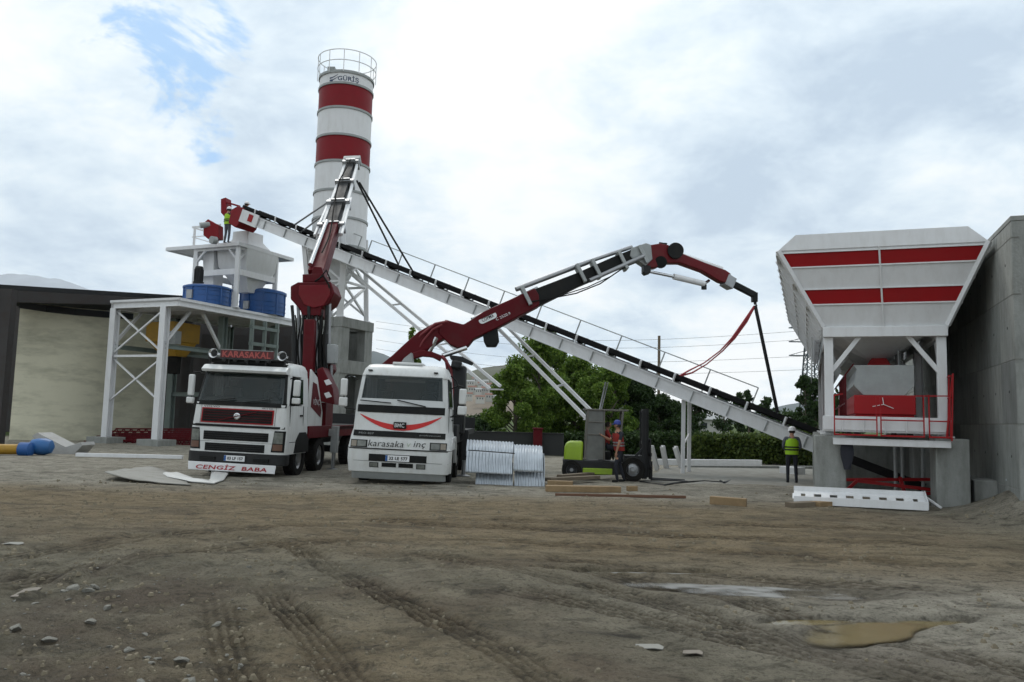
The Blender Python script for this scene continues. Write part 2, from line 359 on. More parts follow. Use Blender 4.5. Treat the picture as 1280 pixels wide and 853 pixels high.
    def mixc(fac, a, b_, typ='MIX'):
        n_ = nd(t, 'ShaderNodeMix', data_type='RGBA', blend_type=typ)
        for i_, v_ in ((0, fac), (6, a), (7, b_)):
            if isinstance(v_, tuple): n_.inputs[i_].default_value = c4(v_)
            elif isinstance(v_, (int, float)): n_.inputs[i_].default_value = v_
            else: l(v_, n_.inputs[i_])
        return n_.outputs[2]
    def rng_(v_, a, b_, c=0, d=1):
        n_ = nd(t, 'ShaderNodeMapRange', inp={1: a, 2: b_, 3: c, 4: d}); l(v_, n_.inputs[0]); return n_.outputs[0]
    c = mixc(rng_(ns(1.2, 8), .3, .7), (.135, .122, .086), (.330, .300, .225))
    c = mixc(rng_(ns(.5, 5, .6, 0), .48, .62), c, (.145, .118, .090))
    c = mixc(at('brown'), c, mixc(rng_(ns(2, 8, .65, 0, (.7, 1.2, 1)), .3, .7), (.195, .150, .084), (.345, .272, .172)))
    c = mixc(at('pale'), c, mixc(rng_(ns(1.5, 8, .65), .35, .7), (.30, .28, .225), (.50, .46, .38)))
    c = mixc(rng_(ns(26, 5, .7), .52, .64, 0, .55), c, (.055, .048, .034))
    c = mixc(rng_(ns(60, 3, .6), .66, .74, 0, .35), c, (.24, .23, .20))
    c = mixc(rng_(ns(3.5, 9, .75, .5, (.7, 1.15, 1)), .5, .66, 0, .8), c, (.045, .040, .029)); c = mixc(rng_(ns(1.6, 9, .8, .4, (.65, 1.2, 1)), .56, .66, 0, .55), c, (.21, .19, .145)); c = mixc(rng_(ns(9, 8, .8), .55, .68, 0, .7), c, (.035, .031, .023))
    wt = nd(t, 'ShaderNodeMath', operation='MULTIPLY'); l(at('wet'), wt.inputs[0]); l(rng_(ns(5, 7, .7), .25, .6, .35, 1), wt.inputs[1])
    c = mixc(wt.outputs[0], c, mixc(1.0, c, (.36, .34, .30), 'MULTIPLY')); c = mixc(at('tread_shade'), c, mixc(1.0, c, (.32, .28, .24), 'MULTIPLY'))  # tread grooves: wet mud tone plus shade put into the colour
    gr = mixc(rng_(ns(.12, 5), .35, .65), (.035, .075, .014), (.085, .105, .030))
    c = mixc(at('grass'), c, gr)
    l(c, b.inputs['Base Color']); l(rng_(wt.outputs[0], 0, 1, .93, .6), b.inputs['Roughness']); b.inputs['Specular IOR Level'].default_value = .25
    bp = nd(t, 'ShaderNodeBump', inp={'Strength': 1.0, 'Distance': .11}); l(ns(14, 9, .75), bp.inputs['Height'])
    bp2 = nd(t, 'ShaderNodeBump', inp={'Strength': .9, 'Distance': .03}); l(ns(55, 4, .7), bp2.inputs['Height']); l(bp.outputs[0], bp2.inputs['Normal']); l(bp2.outputs[0], b.inputs['Normal'])
    me.materials.append(M); o = bpy.data.objects.new('ground', me); COL.objects.link(o); tag(o, kind='structure', label='rutted muddy ground of the building site'); return o
make_ground()
# water standing in the hollows: a level sheet per hollow, the mud rises through its rim
wm = mat('muddy_water', (.165, .130, .060), .16, var=.25, scale=3, spec=.3)
wm2 = mat('silvery_puddle_water', (.22, .21, .185), .28, var=.3, spec=.5)
for q_ in (wm, wm2):
    t = q_.node_tree; at_ = nd(t, 'ShaderNodeAttribute', attribute_name='cover'); t.links.new(at_.outputs['Fac'], t.nodes['Principled BSDF'].inputs['Alpha'])
def dress_h(X, Y):
    pm = pudmask(X, Y); return ground_h(X, Y)*(1-.8*sstep(.25, .6, pm))-.09*sstep(.2, .75, pm)
for i, (c, a, b_, r) in enumerate(PUD):
    zc = (-.036, -.041, -.03, -.033, -.046)[i]; nx, ny = 90, 60; uu, vv = np.meshgrid(np.linspace(-1.35, 1.35, nx), np.linspace(-1.35, 1.35, ny))
    X = c.x+a*uu*math.cos(r)-b_*vv*math.sin(r); Y = c.y+a*uu*math.sin(r)+b_*vv*math.cos(r); dp = zc-dress_h(X.ravel(), Y.ravel()); rr_ = np.hypot(uu, vv).ravel()
    cov = sstep(-.004, .05, dp)*(1-sstep(.62, 1.05, rr_+.35*fbm(X.ravel(), Y.ravel(), 3.5, 3, 300+i)))
    br = fbm(X.ravel(), Y.ravel()*1.6, 2.6, 4, 120+i); cov = cov*(.8*sstep(-.22, .12, br) if i in (2, 3) else .93*sstep(-.38, -.02, br))
    me = bpy.data.meshes.new('puddle'); me.from_pydata(np.stack([X.ravel(), Y.ravel(), np.full(X.size, zc)], 1).tolist(), [], [(q*nx+k, q*nx+k+1, (q+1)*nx+k+1, (q+1)*nx+k) for q in range(ny-1) for k in range(nx-1)])
    aa = me.attributes.new('cover', 'FLOAT', 'POINT'); aa.data.foreach_set('value', cov.astype(np.float32)); me.materials.append(wm2 if i in (2, 3) else wm)
    o = bpy.data.objects.new('puddle', me); COL.objects.link(o); tag(o, kind='structure')

# ---------------------------------------------------------------- hills
def ridge(name, pts, d, depth, m_, seed, rough=.12, base=-3):
    "solid hill: crest through given directions at distance d, sloping to the ground in front and behind"
    xs = np.array([P(a, b, d).x for a, b in pts]); zs = np.array([P(a, b, d).z for a, b in pts])
    X = np.linspace(xs.min(), xs.max(), 150); Zc = np.interp(X, xs, zs)
    Zc = base+(Zc-base)*(1+.35*rough*fbm(X/d*60, X*0, 1, 4, seed+3)); prof = [(-1, 0), (-.8, .12), (-.6, .3), (-.4, .55), (-.2, .82), (0, 1), (.3, .8), (.7, .3), (1, 0)]
    mb = MB(); vs = []
    for q, h in prof:
        for i, x in enumerate(X):
            zn = 1+rough*float(fbm(np.array([x/d*30]), np.array([q*3]), 1, 4, seed)[0])*2
            vs.append((x, d+q*depth, base+(Zc[i]-base)*h*(zn if h < 1 else 1+.25*(zn-1))))
    n = len(X); mb.add(vs, [(k*n+i, k*n+i+1, (k+1)*n+i+1, (k+1)*n+i) for k in range(len(prof)-1) for i in range(n-1)])
    return tag(mb.build(name, m_), kind='structure')
hillm = mat('hill_scrub', (.075, .078, .045), .95, var=.55, scale=.03)
mtn = mat('far_mountain', (.10, .12, .12), .95, var=.3, scale=.003)
snow = mat('snowy_mountain', (.45, .48, .52), .95, var=.4, scale=.004)
scree = mat('bare_hillside', (.22, .18, .135), .95, var=.3, scale=.04)
ridge('hills', [(380, 512), (460, 492), (540, 478), (600, 462), (640, 456), (680, 468), (720, 484), (760, 498), (815, 515), (850, 524), (900, 530), (960, 532)], 1500, 500, hillm, 4)
ridge('hillside', [(560, 517), (585, 492), (610, 480), (650, 484), (700, 505), (740, 522)], 1000, 260, scree, 8)
ridge('mountain', [(840, 530), (900, 524), (950, 514), (990, 505), (1030, 498), (1100, 492), (1200, 500), (1300, 530)], 2600, 600, mtn, 6)
ridge('mountain', [(380, 500), (440, 446), (466, 440), (480, 444), (500, 453), (560, 515)], 3000, 600, mtn, 2)
ridge('snowy_mountain', [(-700, 420), (-400, 380), (-100, 352), (-20, 341), (20, 346), (45, 343), (80, 353), (150, 372), (260, 420), (420, 514)], 3400, 900, snow, 3)
# ---------------------------------------------------------------- plant frame (aligned with the conveyor)
U = V((.92, -.392, 0)).normalized(); W = V((.392, .92, 0)).normalized(); Z = V((0, 0, 1))
# ---- silo
SC = V((-8.2, 36.6, 0)); SR = 1.25
def zat(px, py, d): return P(px, py, d).z
zt = zat(433, 87, 35.4)
cuts = [zat(430, q, 35.4) for q in (88, 104, 134, 168, 201, 237, 271, 306)]
silo = thing('cement_silo', (SC.x, SC.y, gz(SC.x, SC.y)), 'tall round cement silo banded red and white with a rail round its top', 'silo')
wm_ = [white, red, white, red, white, white, white]
for i, (a, b) in enumerate(zip(cuts[:-1], cuts[1:])):
    mb = MB(); mb.lathe([(SR, b), (SR, a)], (SC.x, SC.y, 0), n=64)
    s_ = mb.build('shell_course', wm_[i], silo, world=True); tag(s_, label=('red' if i in (1, 3) else 'white')+' band of the silo shell')
for z in cuts[1:-1]+[cuts[-1]]:
    mb = MB(); mb.lathe([(SR, z-.05), (SR+.045, z-.05), (SR+.045, z+.05), (SR, z+.05)], (SC.x, SC.y, 0), n=64); mb.build('ring_flange', greyp, silo, world=True)
mb = MB(); mb.lathe([(SR+.05, cuts[0]-.12), (SR+.05, cuts[0]), (SR, cuts[0]+.02), (.3, cuts[0]+.15), (0, cuts[0]+.16)], (SC.x, SC.y, 0), n=64); mb.build('roof', greyp, silo, world=True)
mb = MB(); mb.lathe([(SR, cuts[-1]), (.2, cuts[-1]-2.1)], (SC.x, SC.y, 0), n=48); mb.build('discharge_cone', white, silo, world=True)
mb = MB(); zr = cuts[0]
for h in (.45, .95):
    mb.path([(SC.x+1.36*math.cos(2*math.pi*t/48), SC.y+1.36*math.sin(2*math.pi*t/48), zr+h) for t in range(49)], .02, 6)
for t in range(12):
    a = 2*math.pi*t/12+.1; mb.beam((SC.x+1.36*math.cos(a), SC.y+1.36*math.sin(a), zr-.1), (SC.x+1.36*math.cos(a), SC.y+1.36*math.sin(a), zr+.95), .03)
mb.build('top_rail', white, silo, world=True)
mb = MB(); mb.box(SC.x-.75, SC.x-.4, SC.y-.8, SC.y-.5, zr, zr+.35); mb.tube((SC.x+.5, SC.y, zr), (SC.x+.5, SC.y, zr+.4), .16); mb.build('roof_hatch', greyp, silo, world=True, bevel=.02)
zl = (cuts[0]+cuts[1])/2-.06; R2 = SR+.006
face = math.atan2(0-SC.x, SC.y)      # angle of the side turned to the viewer
text('GÜRİŞ', 'lettering', bluetxt, silo, (0, 0, zl-.03), (1, 0, 0), (0, 0, 1), width=.98, height=.34, bend=((SC.x, SC.y), R2, face+.06), bold=.02, world=True)
mb = MB()                             # the swept emblem beside it
def bq(x, y): t = face-.5+x/R2; return V((SC.x+R2*math.sin(t), SC.y-R2*math.cos(t), zl+y))
for dy in (.07, -.05):
    for k in range(6):
        x0, x1 = -.2+k*.07, -.13+k*.07; f0, f1 = (k/6)**2*.16, ((k+1)/6)**2*.16; th_ = .035*(1-k/8)
        mb.add([bq(x0, dy+f0-.08-th_), bq(x1, dy+f1-.08-th_), bq(x1, dy+f1-.08+th_), bq(x0, dy+f0-.08+th_)], [(0, 1, 2, 3)])
for k in range(6): mb.add([bq(-.2+.02*k, -.12-.02*k+.0), bq(-.12+.02*k, -.12-.02*k), bq(-.12+.02*k, -.08+.0*k), bq(-.2+.02*k, -.08)], [(0, 1, 2, 3)])
mb.build('emblem', bluetxt, silo, world=True)
# ---- concrete tower under the silo
PT = 5.95
tw = thing('concrete_pier_tower', (SC.x, SC.y, gz(SC.x, SC.y)), 'square unpainted concrete block tower with window openings under the silo legs', 'pier')
h_ = 1.25; z0 = -.2
def tp(a, b, z): return SC+U*a+W*b+Z*(z-SC.z)
mb = MB()
for a in (-1, 1):
    for b in (-1, 1):
        mb.ob(tp(a*(h_-.22), b*(h_-.31), (PT-.3+z0)/2), U*.22, W*.31, Z*(PT-.3-z0)/2)
mb.build('corner_column', conc, tw, world=True, bevel=.015)
for zb, hh in ((PT-.22, .22), (3.75, .3), (1.4, .25)):
    mb = MB()
    for k in (-1, 1):
        mb.ob(tp(k*(h_-.2), 0, zb), U*.245, W*(h_+.02), Z*hh); mb.ob(tp(0, k*(h_-.2), zb-.003), U*(h_-.45), W*.245, Z*(hh-.004))
    mb.build('ring_beam', conc, tw, world=True, bevel=.015)
mb = MB()
for k, (za, zb) in enumerate(((-.1, 3.4), (3.9, 5.5))):
    mb.ob(tp(0, -h_+.16, (za+zb)/2), U*(h_-.44), W*.12, Z*(zb-za)/2); mb.ob(tp(-h_+.2, .25, (za+zb)/2), U*.12, W*(h_-.9), Z*(zb-za)/2); mb.ob(tp(0, h_-.16, (za+zb)/2), U*(h_-.44), W*.12, Z*(zb-za)/2)
mb.build('infill_wall', conc, tw, world=True)
# silo legs stand on the tower
for a in (-1, 1):
    for b in (-1, 1):
        mb = MB(); mb.beam(tp(a*1.02, b*1.02, PT), tp(a*.88, b*.88, cuts[-1]+.6), .2); mb.beam(tp(a*1.02, b*1.02, PT), tp(a*1.02, b*1.02, PT+.04), .4); mb.build('leg', white, silo, world=True, bevel=.01)
mb = MB(); zz0, zz1, zm = PT+.3, cuts[-1]-.2, (PT+cuts[-1])/2
for p_, q_ in (((-1, -1), (1, -1)), ((1, -1), (1, 1)), ((1, 1), (-1, 1)), ((-1, 1), (-1, -1))):
    A = lambda k, z: tp(k[0]*.97, k[1]*.97, z)
    mb.beam(A(p_, zz0), A(q_, zm), .09); mb.beam(A(q_, zz0), A(p_, zm), .09); mb.beam(A(p_, zm), A(q_, zm), .1); mb.beam(A(p_, zm), A(q_, zz1), .09); mb.beam(A(q_, zm), A(p_, zz1), .09)
    mb.beam(A(p_, zz1+.1), A(q_, zz1+.1), .16, .3)
mb.build('leg_bracing', white, silo, world=True)

# ---- mixer platform
C0 = P(224, 372, 34); C0.z = 0
def mp(a, b, z): return C0+U*a+W*b+Z*z
PZ = P(224, 372, 34).z
plat = thing('mixer_platform', (C0.x, C0.y, gz(C0.x, C0.y)), 'white steel platform on braced columns carrying the two blue mixers', 'platform')
mb = MB(); mb.ob(mp(-2.0, 3.8, PZ-.05), U*2.05, W*3.85, Z*.05); mb.build('deck_plate', white, plat, world=True)
mb = MB()
for a in (-4.0, .0): mb.ibeam(mp(a, .0, PZ-.24), mp(a, 7.6, PZ-.24), .16, .26)
for b in (0.05, 1.3, 2.5, 3.8, 5.1, 6.4, 7.55): mb.ibeam(mp(-3.93, b, PZ-.24), mp(-.07, b, PZ-.24), .14, .258)
mb.build('deck_beam', white, plat, world=True)
cols = {}
for a in (-3.85, -.85):
    for b in (.1, 3.6, 7.3):
        mb = MB(); f0 = gz(*mp(a, b, 0).xy); mb.ibeam(mp(a, b, f0-.1), mp(a, b, PZ-.37), .32, .30, .035, up=W); mb.build('column', white if b < 1 else greeng, plat, world=True)
mb = MB()
for b, mm in ((.1, 0),):
    for za, zb in ((2.0, 3.85), (4.1, 6.0)):
        mb.beam(mp(-3.8, b, za), mp(-.9, b, zb), .07, .07); mb.beam(mp(-3.8, b+.06, zb), mp(-.9, b+.06, za), .07, .07)
    for z in (3.97,): mb.beam(mp(-3.8, b, z), mp(-.9, b, z), .08, .1)
for a in (-3.85, -.85):
    mb.beam(mp(a, .2, PZ-1.9), mp(a, 1.5, PZ-.4), .12); mb.beam(mp(a, 2.3, PZ-.4), mp(a, 3.5, PZ-1.9), .12)
mb.build('bracing', white, plat, world=True)
mb = MB()
for b in (3.6, 7.3):
    for z in (2.4, 4.4): mb.ibeam(mp(-3.8, b, z), mp(-.9, b, z), .14, .2)
for a in (-3.85, -.85):
    for z in (4.4,): mb.ibeam(mp(a, .2, z), mp(a, 3.5, z), .14, .2); mb.ibeam(mp(a, 3.7, z), mp(a, 7.2, z), .14, .2)
for b in (4.4, 5.3, 6.2): mb.beam(mp(.2, b, 0), mp(.2, b, PZ-.4), .16)
mb.beam(mp(.2, 4.3, 4.9), mp(.2, 6.3, 4.9), .16); mb.beam(mp(.2, 4.3, 5.7), mp(.2, 6.3, 5.7), .16)
mb.beam(mp(.2, 4.4, 2.4), mp(.2, 5.3, 4.8), .09); mb.beam(mp(.2, 5.3, 2.4), mp(.2, 6.2, 4.8), .09)
mb.build('inner_frame', greeng, plat, world=True)
for a, b in ((-3.85, .1), (-.85, .1)):
    g_ = gz(*mp(a, b, 0).xy); mb = MB(); mb.ob(mp(a, b, g_+.02), U*.62, W*.5, Z*.24); tag(mb.build('concrete_footing', conc, None, world=True, bevel=.02), 'low concrete footing block under the '+('left' if a < -2 else 'right')+' front column of the mixer platform', 'footing', 'platform footings')
# discharge hopper and cabinets under the deck
dh = thing('discharge_hopper', mp(-2.6, 2.2, 4.6), 'yellow discharge hopper hanging in the shade under the mixer platform', 'hopper')
mb = MB(); mb.ob(mp(-2.5, 2.2, 5.2), U*.85, W*.8, Z*.45); mb.loft([[mp(-3.3, 1.5, 4.75), mp(-1.7, 1.5, 4.75), mp(-1.7, 2.9, 4.75), mp(-3.3, 2.9, 4.75)], [mp(-2.8, 1.9, 4.1), mp(-1.9, 1.9, 4.1), mp(-1.9, 2.5, 4.1), mp(-2.8, 2.5, 4.1)]]); mb.build('hopper_body', yellow, dh, world=True, bevel=.02)
mb = MB(); mb.ob(mp(-1.75, 1.5, 4.9), U*.3, W*.18, Z*.3); mb.build('control_box', greyp, dh, world=True, bevel=.01)
mb = MB(); mb.tube(mp(-2.3, 2.2, 4.1), mp(-2.3, 2.2, 3.3), .3, .26); mb.build('chute', rubber, dh, world=True)
# ---- the two pan mixers
def mixer(a, b, r, lab, hs=1.0):
    c = mp(a, b, PZ); t = thing('pan_mixer', c, lab, 'mixer', group='blue pan mixers')
    mb = MB(); mb.lathe([(q_, z_*hs) for q_, z_ in [(0, .02), (r, .02), (r, .78), (r+.05, .78), (r+.05, .86), (r-.05, .9), (r*.5, .98), (0, 1.0)]], c, n=40); mb.build('drum', blue, t, world=True)
    mb = MB()
    for k in range(3): mb.lathe([(r, .2+.22*k), (r+.025, .2+.22*k), (r+.025, .24+.22*k), (r, .24+.22*k)], c, n=40)
    for k in range(10):
        an = 2*math.pi*k/10; d_ = V((math.cos(an), math.sin(an), 0)); mb.beam(c+d_*(r+.02)+Z*.05, c+d_*(r+.02)+Z*.8*hs, .05)
    mb.build('stiffener', blue, t, world=True)
    mb = MB(); q = c-W*(r*.3)-U*.3+Z*(hs-1); mb.tube(q+Z*.9, q+Z*1.12, .24); mb.tube(q+Z*1.12, q+Z*1.75, .19); mb.lathe([(.19, 1.75), (.15, 1.84), (0, 1.86)], q, n=16)
    for k in range(12):
        an = 2*math.pi*k/12; d_ = V((math.cos(an), math.sin(an), 0)); mb.beam(q+d_*.2+Z*1.15, q+d_*.2+Z*1.7, .015, .03)
    mb.build('motor', dark, t, world=True)
    mb = MB(); mb.ob(c-W*(r+.04)+Z*.42, U*.16, W*.05, Z*.2); mb.build('inspection_hatch', steel, t, world=True, bevel=.01)
    return t
mixer(-.95, 2.6, 1.05, 'blue round pan mixer with a dark motor, the nearer one to the platform corner')
mixer(-.85, 6.25, 1.12, 'blue round pan mixer on the far right of the platform beneath the white weigh hopper', 1.4)
# ---- top tower: legs, deck, hopper
DZ = P(294, 304, 37).z
top = thing('weighing_tower', mp(-1.2, 4.8, PZ), 'white steel frame tower with canopy deck and funnel standing over the mixers', 'tower')
for a in (-2.6, 0):
    for b in (3.4, 6.1):
        mb = MB(); mb.beam(mp(a, b, PZ+.01), mp(a, b, DZ-.12), .2); mb.beam(mp(a, b, PZ+.01), mp(a, b, PZ+.05), .36); mb.build('leg', white, top, world=True, bevel=.01)
mb = MB()
mb.ob(mp(-2.1, 5.2, DZ), U*2.3, W*2.0, Z*.04)
for k in (-1, 1):
    mb.ob(mp(-2.1, 5.2+k*1.97, DZ-.07), U*2.3, W*.04, Z*.06); mb.ob(mp(-2.1+k*2.27, 5.2, DZ-.075), U*.04, W*1.93, Z*.058)
mb.build('deck', white, top, world=True)
mb = MB(); zb = PZ+1.75
for (a0, b0), (a1, b1) in (((-2.6, 3.4), (0, 3.4)), ((0, 3.4), (0, 6.1)), ((0, 6.1), (-2.6, 6.1)), ((-2.6, 6.1), (-2.6, 3.4))):
    mb.beam(mp(a0, b0, zb), mp(a1, b1, zb), .12, .28); mb.beam(mp(a0, b0, DZ-.16), mp(a1, b1, DZ-.16), .12, .16)
    for s_, e_ in (((a0, b0), (a1, b1)), ((a1, b1), (a0, b0))):
        x = V((e_[0]-s_[0], e_[1]-s_[1])).normalized()*.6; mb.beam(mp(s_[0], s_[1], DZ-.8), mp(s_[0]+x.x, s_[1]+x.y, DZ-.2), .09)
mb.build('tie_beam', white, top, world=True)
def ring(a, b, ha, hb, z): return [mp(a-ha, b-hb, z), mp(a+ha, b-hb, z), mp(a+ha, b+hb, z), mp(a-ha, b+hb, z)]
mb = MB(); mb.loft([ring(-.75, 4.9, .95, 1.1, DZ-.1), ring(-.75, 4.9, .85, 1.05, DZ-.95), ring(-.8, 5.1, .3, .35, PZ+1.0)]); mb.build('weigh_funnel', white, top, world=True)
mb = MB(); mb.loft([ring(-2.2, 4.1, .35, .35, DZ-.1), ring(-1.9, 3.9, .3, .3, PZ+1.0)]); mb.build('side_chute', white, top, world=True)
mb = MB(); mb.loft([ring(-.60, 4.6, .8, .8, DZ+.05), ring(-.55, 4.6, .48, .55, DZ+.4), ring(-.55, 4.6, .46, .55, DZ+.8)]); mb.build('inlet_box', white, top, world=True, bevel=.02)
mb = MB(); pl = [(-3.9, 3.35), (-1.6, 3.35)]
for b in (3.35,):
    for z in (.5, .98): mb.beam(mp(-2.9, b, DZ+z), mp(-1.15, b, DZ+z), .07 if z > .6 else .04, .09 if z > .6 else .04)
    for a in (-2.75, -1.25): mb.beam(mp(a, b, DZ), mp(a, b, DZ+1.0), .09)
for z in (.5, .98): mb.beam(mp(-2.9, 3.35, DZ+z), mp(-2.9, 5.5, DZ+z), .04 if z < .6 else .07)
mb.beam(mp(-2.9, 5.5, DZ), mp(-2.9, 5.5, DZ+1.0), .08)
mb.build('guard_rail', white, top, world=True)
# ---- conveyor
A = P(1046, 567, 26.2); B = P(309, 272, 37.2); cd = (A-B).normalized(); cl = (A-B).length
cs = cd.cross(Z).normalized()             # across the belt; its sign points to the viewer
if cs.y > 0: cs = -cs
cn = cs.cross(cd).normalized()
if cn.z < 0: cn = -cn
def cp(t, s, n): return B+cd*t+cs*s+cn*n       # t metres down from the head, s towards the viewer, n above the girder axis
con = thing('inclined_conveyor', (A.x, A.y, gz(A.x, A.y)), 'long white inclined belt conveyor rising from the aggregate bin to the mixer tower', 'conveyor')
mb = MB()
for k in (-1, 1): mb.ob(cp(cl/2, k*.5, 0), cd*(cl/2), cs*.02, cn*.225)
mb.ob(cp(cl/2, 0, -.22), cd*cl/2, cs*.475, cn*.01)
for k in (-1, 1):
    for n_ in (-1, 1): mb.ob(cp(cl/2, k*.545, n_*.21), cd*cl/2, cs*.024, cn*.022)
mb.build('girder', white, con, world=True)
mb = MB(); t = .4
while t < cl-.2:
    for k in (-1, 1): mb = MB(); mb.ob(cp(t, k*.55, .0), cd*.016, cs*.030, cn*.186); mb.build('girder_stiffener', greyp, con, world=True)
    t += 1.32
mb = MB(); t = .9
while t < cl-.3:
    mb = MB(); mbr = MB(); mb.beam(cp(t, -.46, .23), cp(t, .46, .23), .05)
    for k in (-1, 1): mb.beam(cp(t, k*.5, .22), cp(t, k*.58, .52), .055, .07); mbr.tube(cp(t, k*.2, .30), cp(t, k*.52, .40), .045, n=8)
    mbr.tube(cp(t, -.2, .29), cp(t, .2, .29), .045, n=8); ib = mb.build('idler_bracket', white, con, world=True); mbr.build('idler_roller', dark, ib, world=True)
    t += 1.32
mb = MB(); sec = [(-.5, .40), (-.22, .31), (.22, .31), (.5, .40)]; rows = []
N = 48
up_, lo_ = [], []
for i in range(N+1):
    t = -.5+(cl+.4)*i/N; sag = .03*math.sin(i*.9)
    up_.append([cp(t, s, n+.07+(.06*math.sin(i*1.7) if 0 else 0)) for s, n in sec]); 
for th in (0, .05):
    pass
vs = []
for i in range(N+1):
    t = -.0+(cl-.1)*i/N; vs.append([cp(t, s, n+.06-.02*math.cos(i*2.4)) for s, n in sec]+[cp(t, s, n+.005) for s, n in sec[::-1]])
mb.loft(vs)
for k in (-1, 1): mb.ob(cp(cl/2, k*.53, .44), cd*(cl/2-.05), cs*.012, cn*.07)
mb.build('belt', belt, con, world=True)
mb = MB()
for s, e_ in ((3.2, 3.4+2.6), (6.6, cl-3.2)):
    for hh in (1.08,): mb.tube(cp(s, -.95, hh), cp(e_, -.95, hh), .022, n=6)
    q = s
    while q <= e_+.01:
        mb.beam(cp(q, -.95, -.1), cp(q-.0, -.95, .0)+Z*0+cn*1.08, .04); q += (e_-s)/max(1, round((e_-s)/1.75))
mb.build('walkway_rail', greyp, con, world=True)
mb = MB()
mb.ob(cp((6+cl)/2-1, -.78, .02), cd*(cl-8)/2, cs*.2, cn*.02); mb.build('walkway', greyp, con, world=True)
# head: red drum housing, flap, motor
mb = MB(); hb = [(-.40, -.55), (-.5, .1), (-.2, .36), (.2, .38), (.22, -.42), (.1, -.62)]
mb.prism([cp(t, .6, n) for t, n in hb], cs*-1.2); mb.build('head_housing', red, con, world=True, bevel=.02)
mb = MB(); mb.prism([P(x, y, 38.0) for x, y in ((276, 249), (282, 247), (283, 262), (292, 266), (291, 276), (283, 274), (276, 266))], (.1, .5, 0)); mb.prism([P(x, y, 38.0) for x, y in ((283, 252), (300, 257), (300, 259), (283, 254))], (0, .1, 0)); mb.build('head_flap', red, con, world=True, bevel=.01)
mb = MB(); mb.prism([P(x, y, 36.2) for x, y in ((254, 279), (260, 274), (266, 278), (273, 281), (273, 298), (260, 299), (254, 294))], (.05, .5, 0)); mb.build('drive_guard', red, con, world=True, bevel=.02)
mb = MB(); mb.tube(P(250, 282, 36.1), P(262, 281, 36.3), .14); mb.tube(P(264, 300, 36.0), P(270, 301, 36.2), .18); mb.build('drive_motor', greyp, con, world=True)
mb = MB(); mb.ob(cp(.75, .6, .02), cd*.55, cs*.03, cn*.3); mb.build('head_side_plate', white, con, world=True)
mb = MB(); mb.ob(cp(.85, .64, .05), cd*.14, cs*.01, cn*.17); mb.build('danger_plate', redb, con, world=True)
# swung support legs and the standing trestle
def twin(p0, p1, gap, name, lab):
    mb = MB(); p0 = V(p0); p1 = V(p1)
    for k in (0, 1):
        o_ = cs*(-.4*k)+V((.0, 0, 0)); q = V((gap*k, 0, .12*k)); mb.beam(p0+o_+q, p1+o_+q, .11)
    n_ = 2
    for i in range(1, n_+1):
        t0 = i/(n_+1); a = p0.lerp(p1, t0); mb.beam(a, a+cs*-.4+V((gap, 0, .12)), .07)
    mb.box(p1.x-.1, p1.x+gap+.3, p1.y-.1, p1.y+.6, p1.z-.04, p1.z); o_ = mb.build(name, white, con, world=True); tag(o_, label=lab)
twin(P(434, 336, 35.4), P(612, 486, 31.5), .25, 'support_leg', 'slanting upper support leg hanging from the conveyor')
twin(P(624, 412, 32.3), P(734, 524, 29.0), .2, 'support_leg', 'slanting lower support leg behind the forklift')
mb = MB(); fz = gz(6.2, 28.2)
for x in (854.5, 862):
    a = P(x, 500, 28.1 if x < 860 else 29.1); mb.beam((a.x, a.y, a.z), (a.x-.02, a.y, fz), .12)
a = P(855, 540, 28.1); mb.beam((P(854.5, 500, 28.1).x, 28.1, .9), (P(862, 500, 29.1).x, 29.1, 1.3), .05); mb.ob((P(854.5, 500, 28.1).x, 28.2, fz+.02), (.25, 0, 0), (0, .2, 0), (0, 0, .03)); mb.build('support_leg', white, con, world=True)
mb = MB(); mb.beam(P(380, 305, 35.2), P(388, 400, 35.5), .18); mb.build('support_leg', white, con, world=True); mb = MB(); mb.beam(P(430, 330, 34.9), P(424, 402, 35.3), .26, .2); mb.build('support_leg', white, con, world=True)
mb = MB(); mb.tube(P(757, 478, 30.5), P(748, 520, 30.0), .035, n=6); mb.tube(P(760, 478, 30.5), P(750, 520, 30.0), .025, n=6); mb.build('guy_wire', steel, con, world=True)
# ---------------------------------------------------------------- aggregate bin (own frame: x right along the front, y away)
BO = P(1037, 540, 18.0); BRZ = -R(20.5); BO.z = 0
BM = Matrix.Translation(BO) @ Matrix.Rotation(BRZ, 4, 'Z')
bin_ = thing('aggregate_bin', BO, 'large white and red striped aggregate bin on steel posts in front of the concrete wall', 'hopper', rz=BRZ)
W2 = 2.27; ZB = 3.92; ZR = 5.62; LY = 12.6; XL, XR = -1.06, W2+.86
# front wall in stripes, lying on the sloping plane
def fp(u_, v_, off=0):            # u 0..1 across, v 0..1 up
    x0 = -.12+(XL+.12)*v_; x1 = W2+.12+(XR-W2-.12)*v_; return V((x0+(x1-x0)*u_, -.1-.5*v_-off, ZB+(ZR-ZB)*v_+off*.3))
st = [(0, .29, white), (.29, .49, redb), (.49, .775, white), (.775, .965, redb), (.965, 1, white)]
for v0, v1, m_ in st:
    mb = MB(); mb.prism([fp(0, v0), fp(1, v0), fp(1, v1), fp(0, v1)], (0, .03, 0)); tag(mb.build('front_panel', m_, bin_), label='red stripe panel' if m_ is redb else 'white stripe panel')
mb = MB()
for v_ in (.29, .49, .775, .965): mb.beam(fp(.01, v_, .014), fp(.99, v_, .014), .03, .03)
mb.beam(fp(.5, .0, .012), fp(.5, 1, .012), .035, .04)
for u_ in (0.0, 1.0): mb.beam(fp(u_, 0, .02), fp(u_, 1, .02), .09, .09)
mb.build('front_rib', white, bin_)
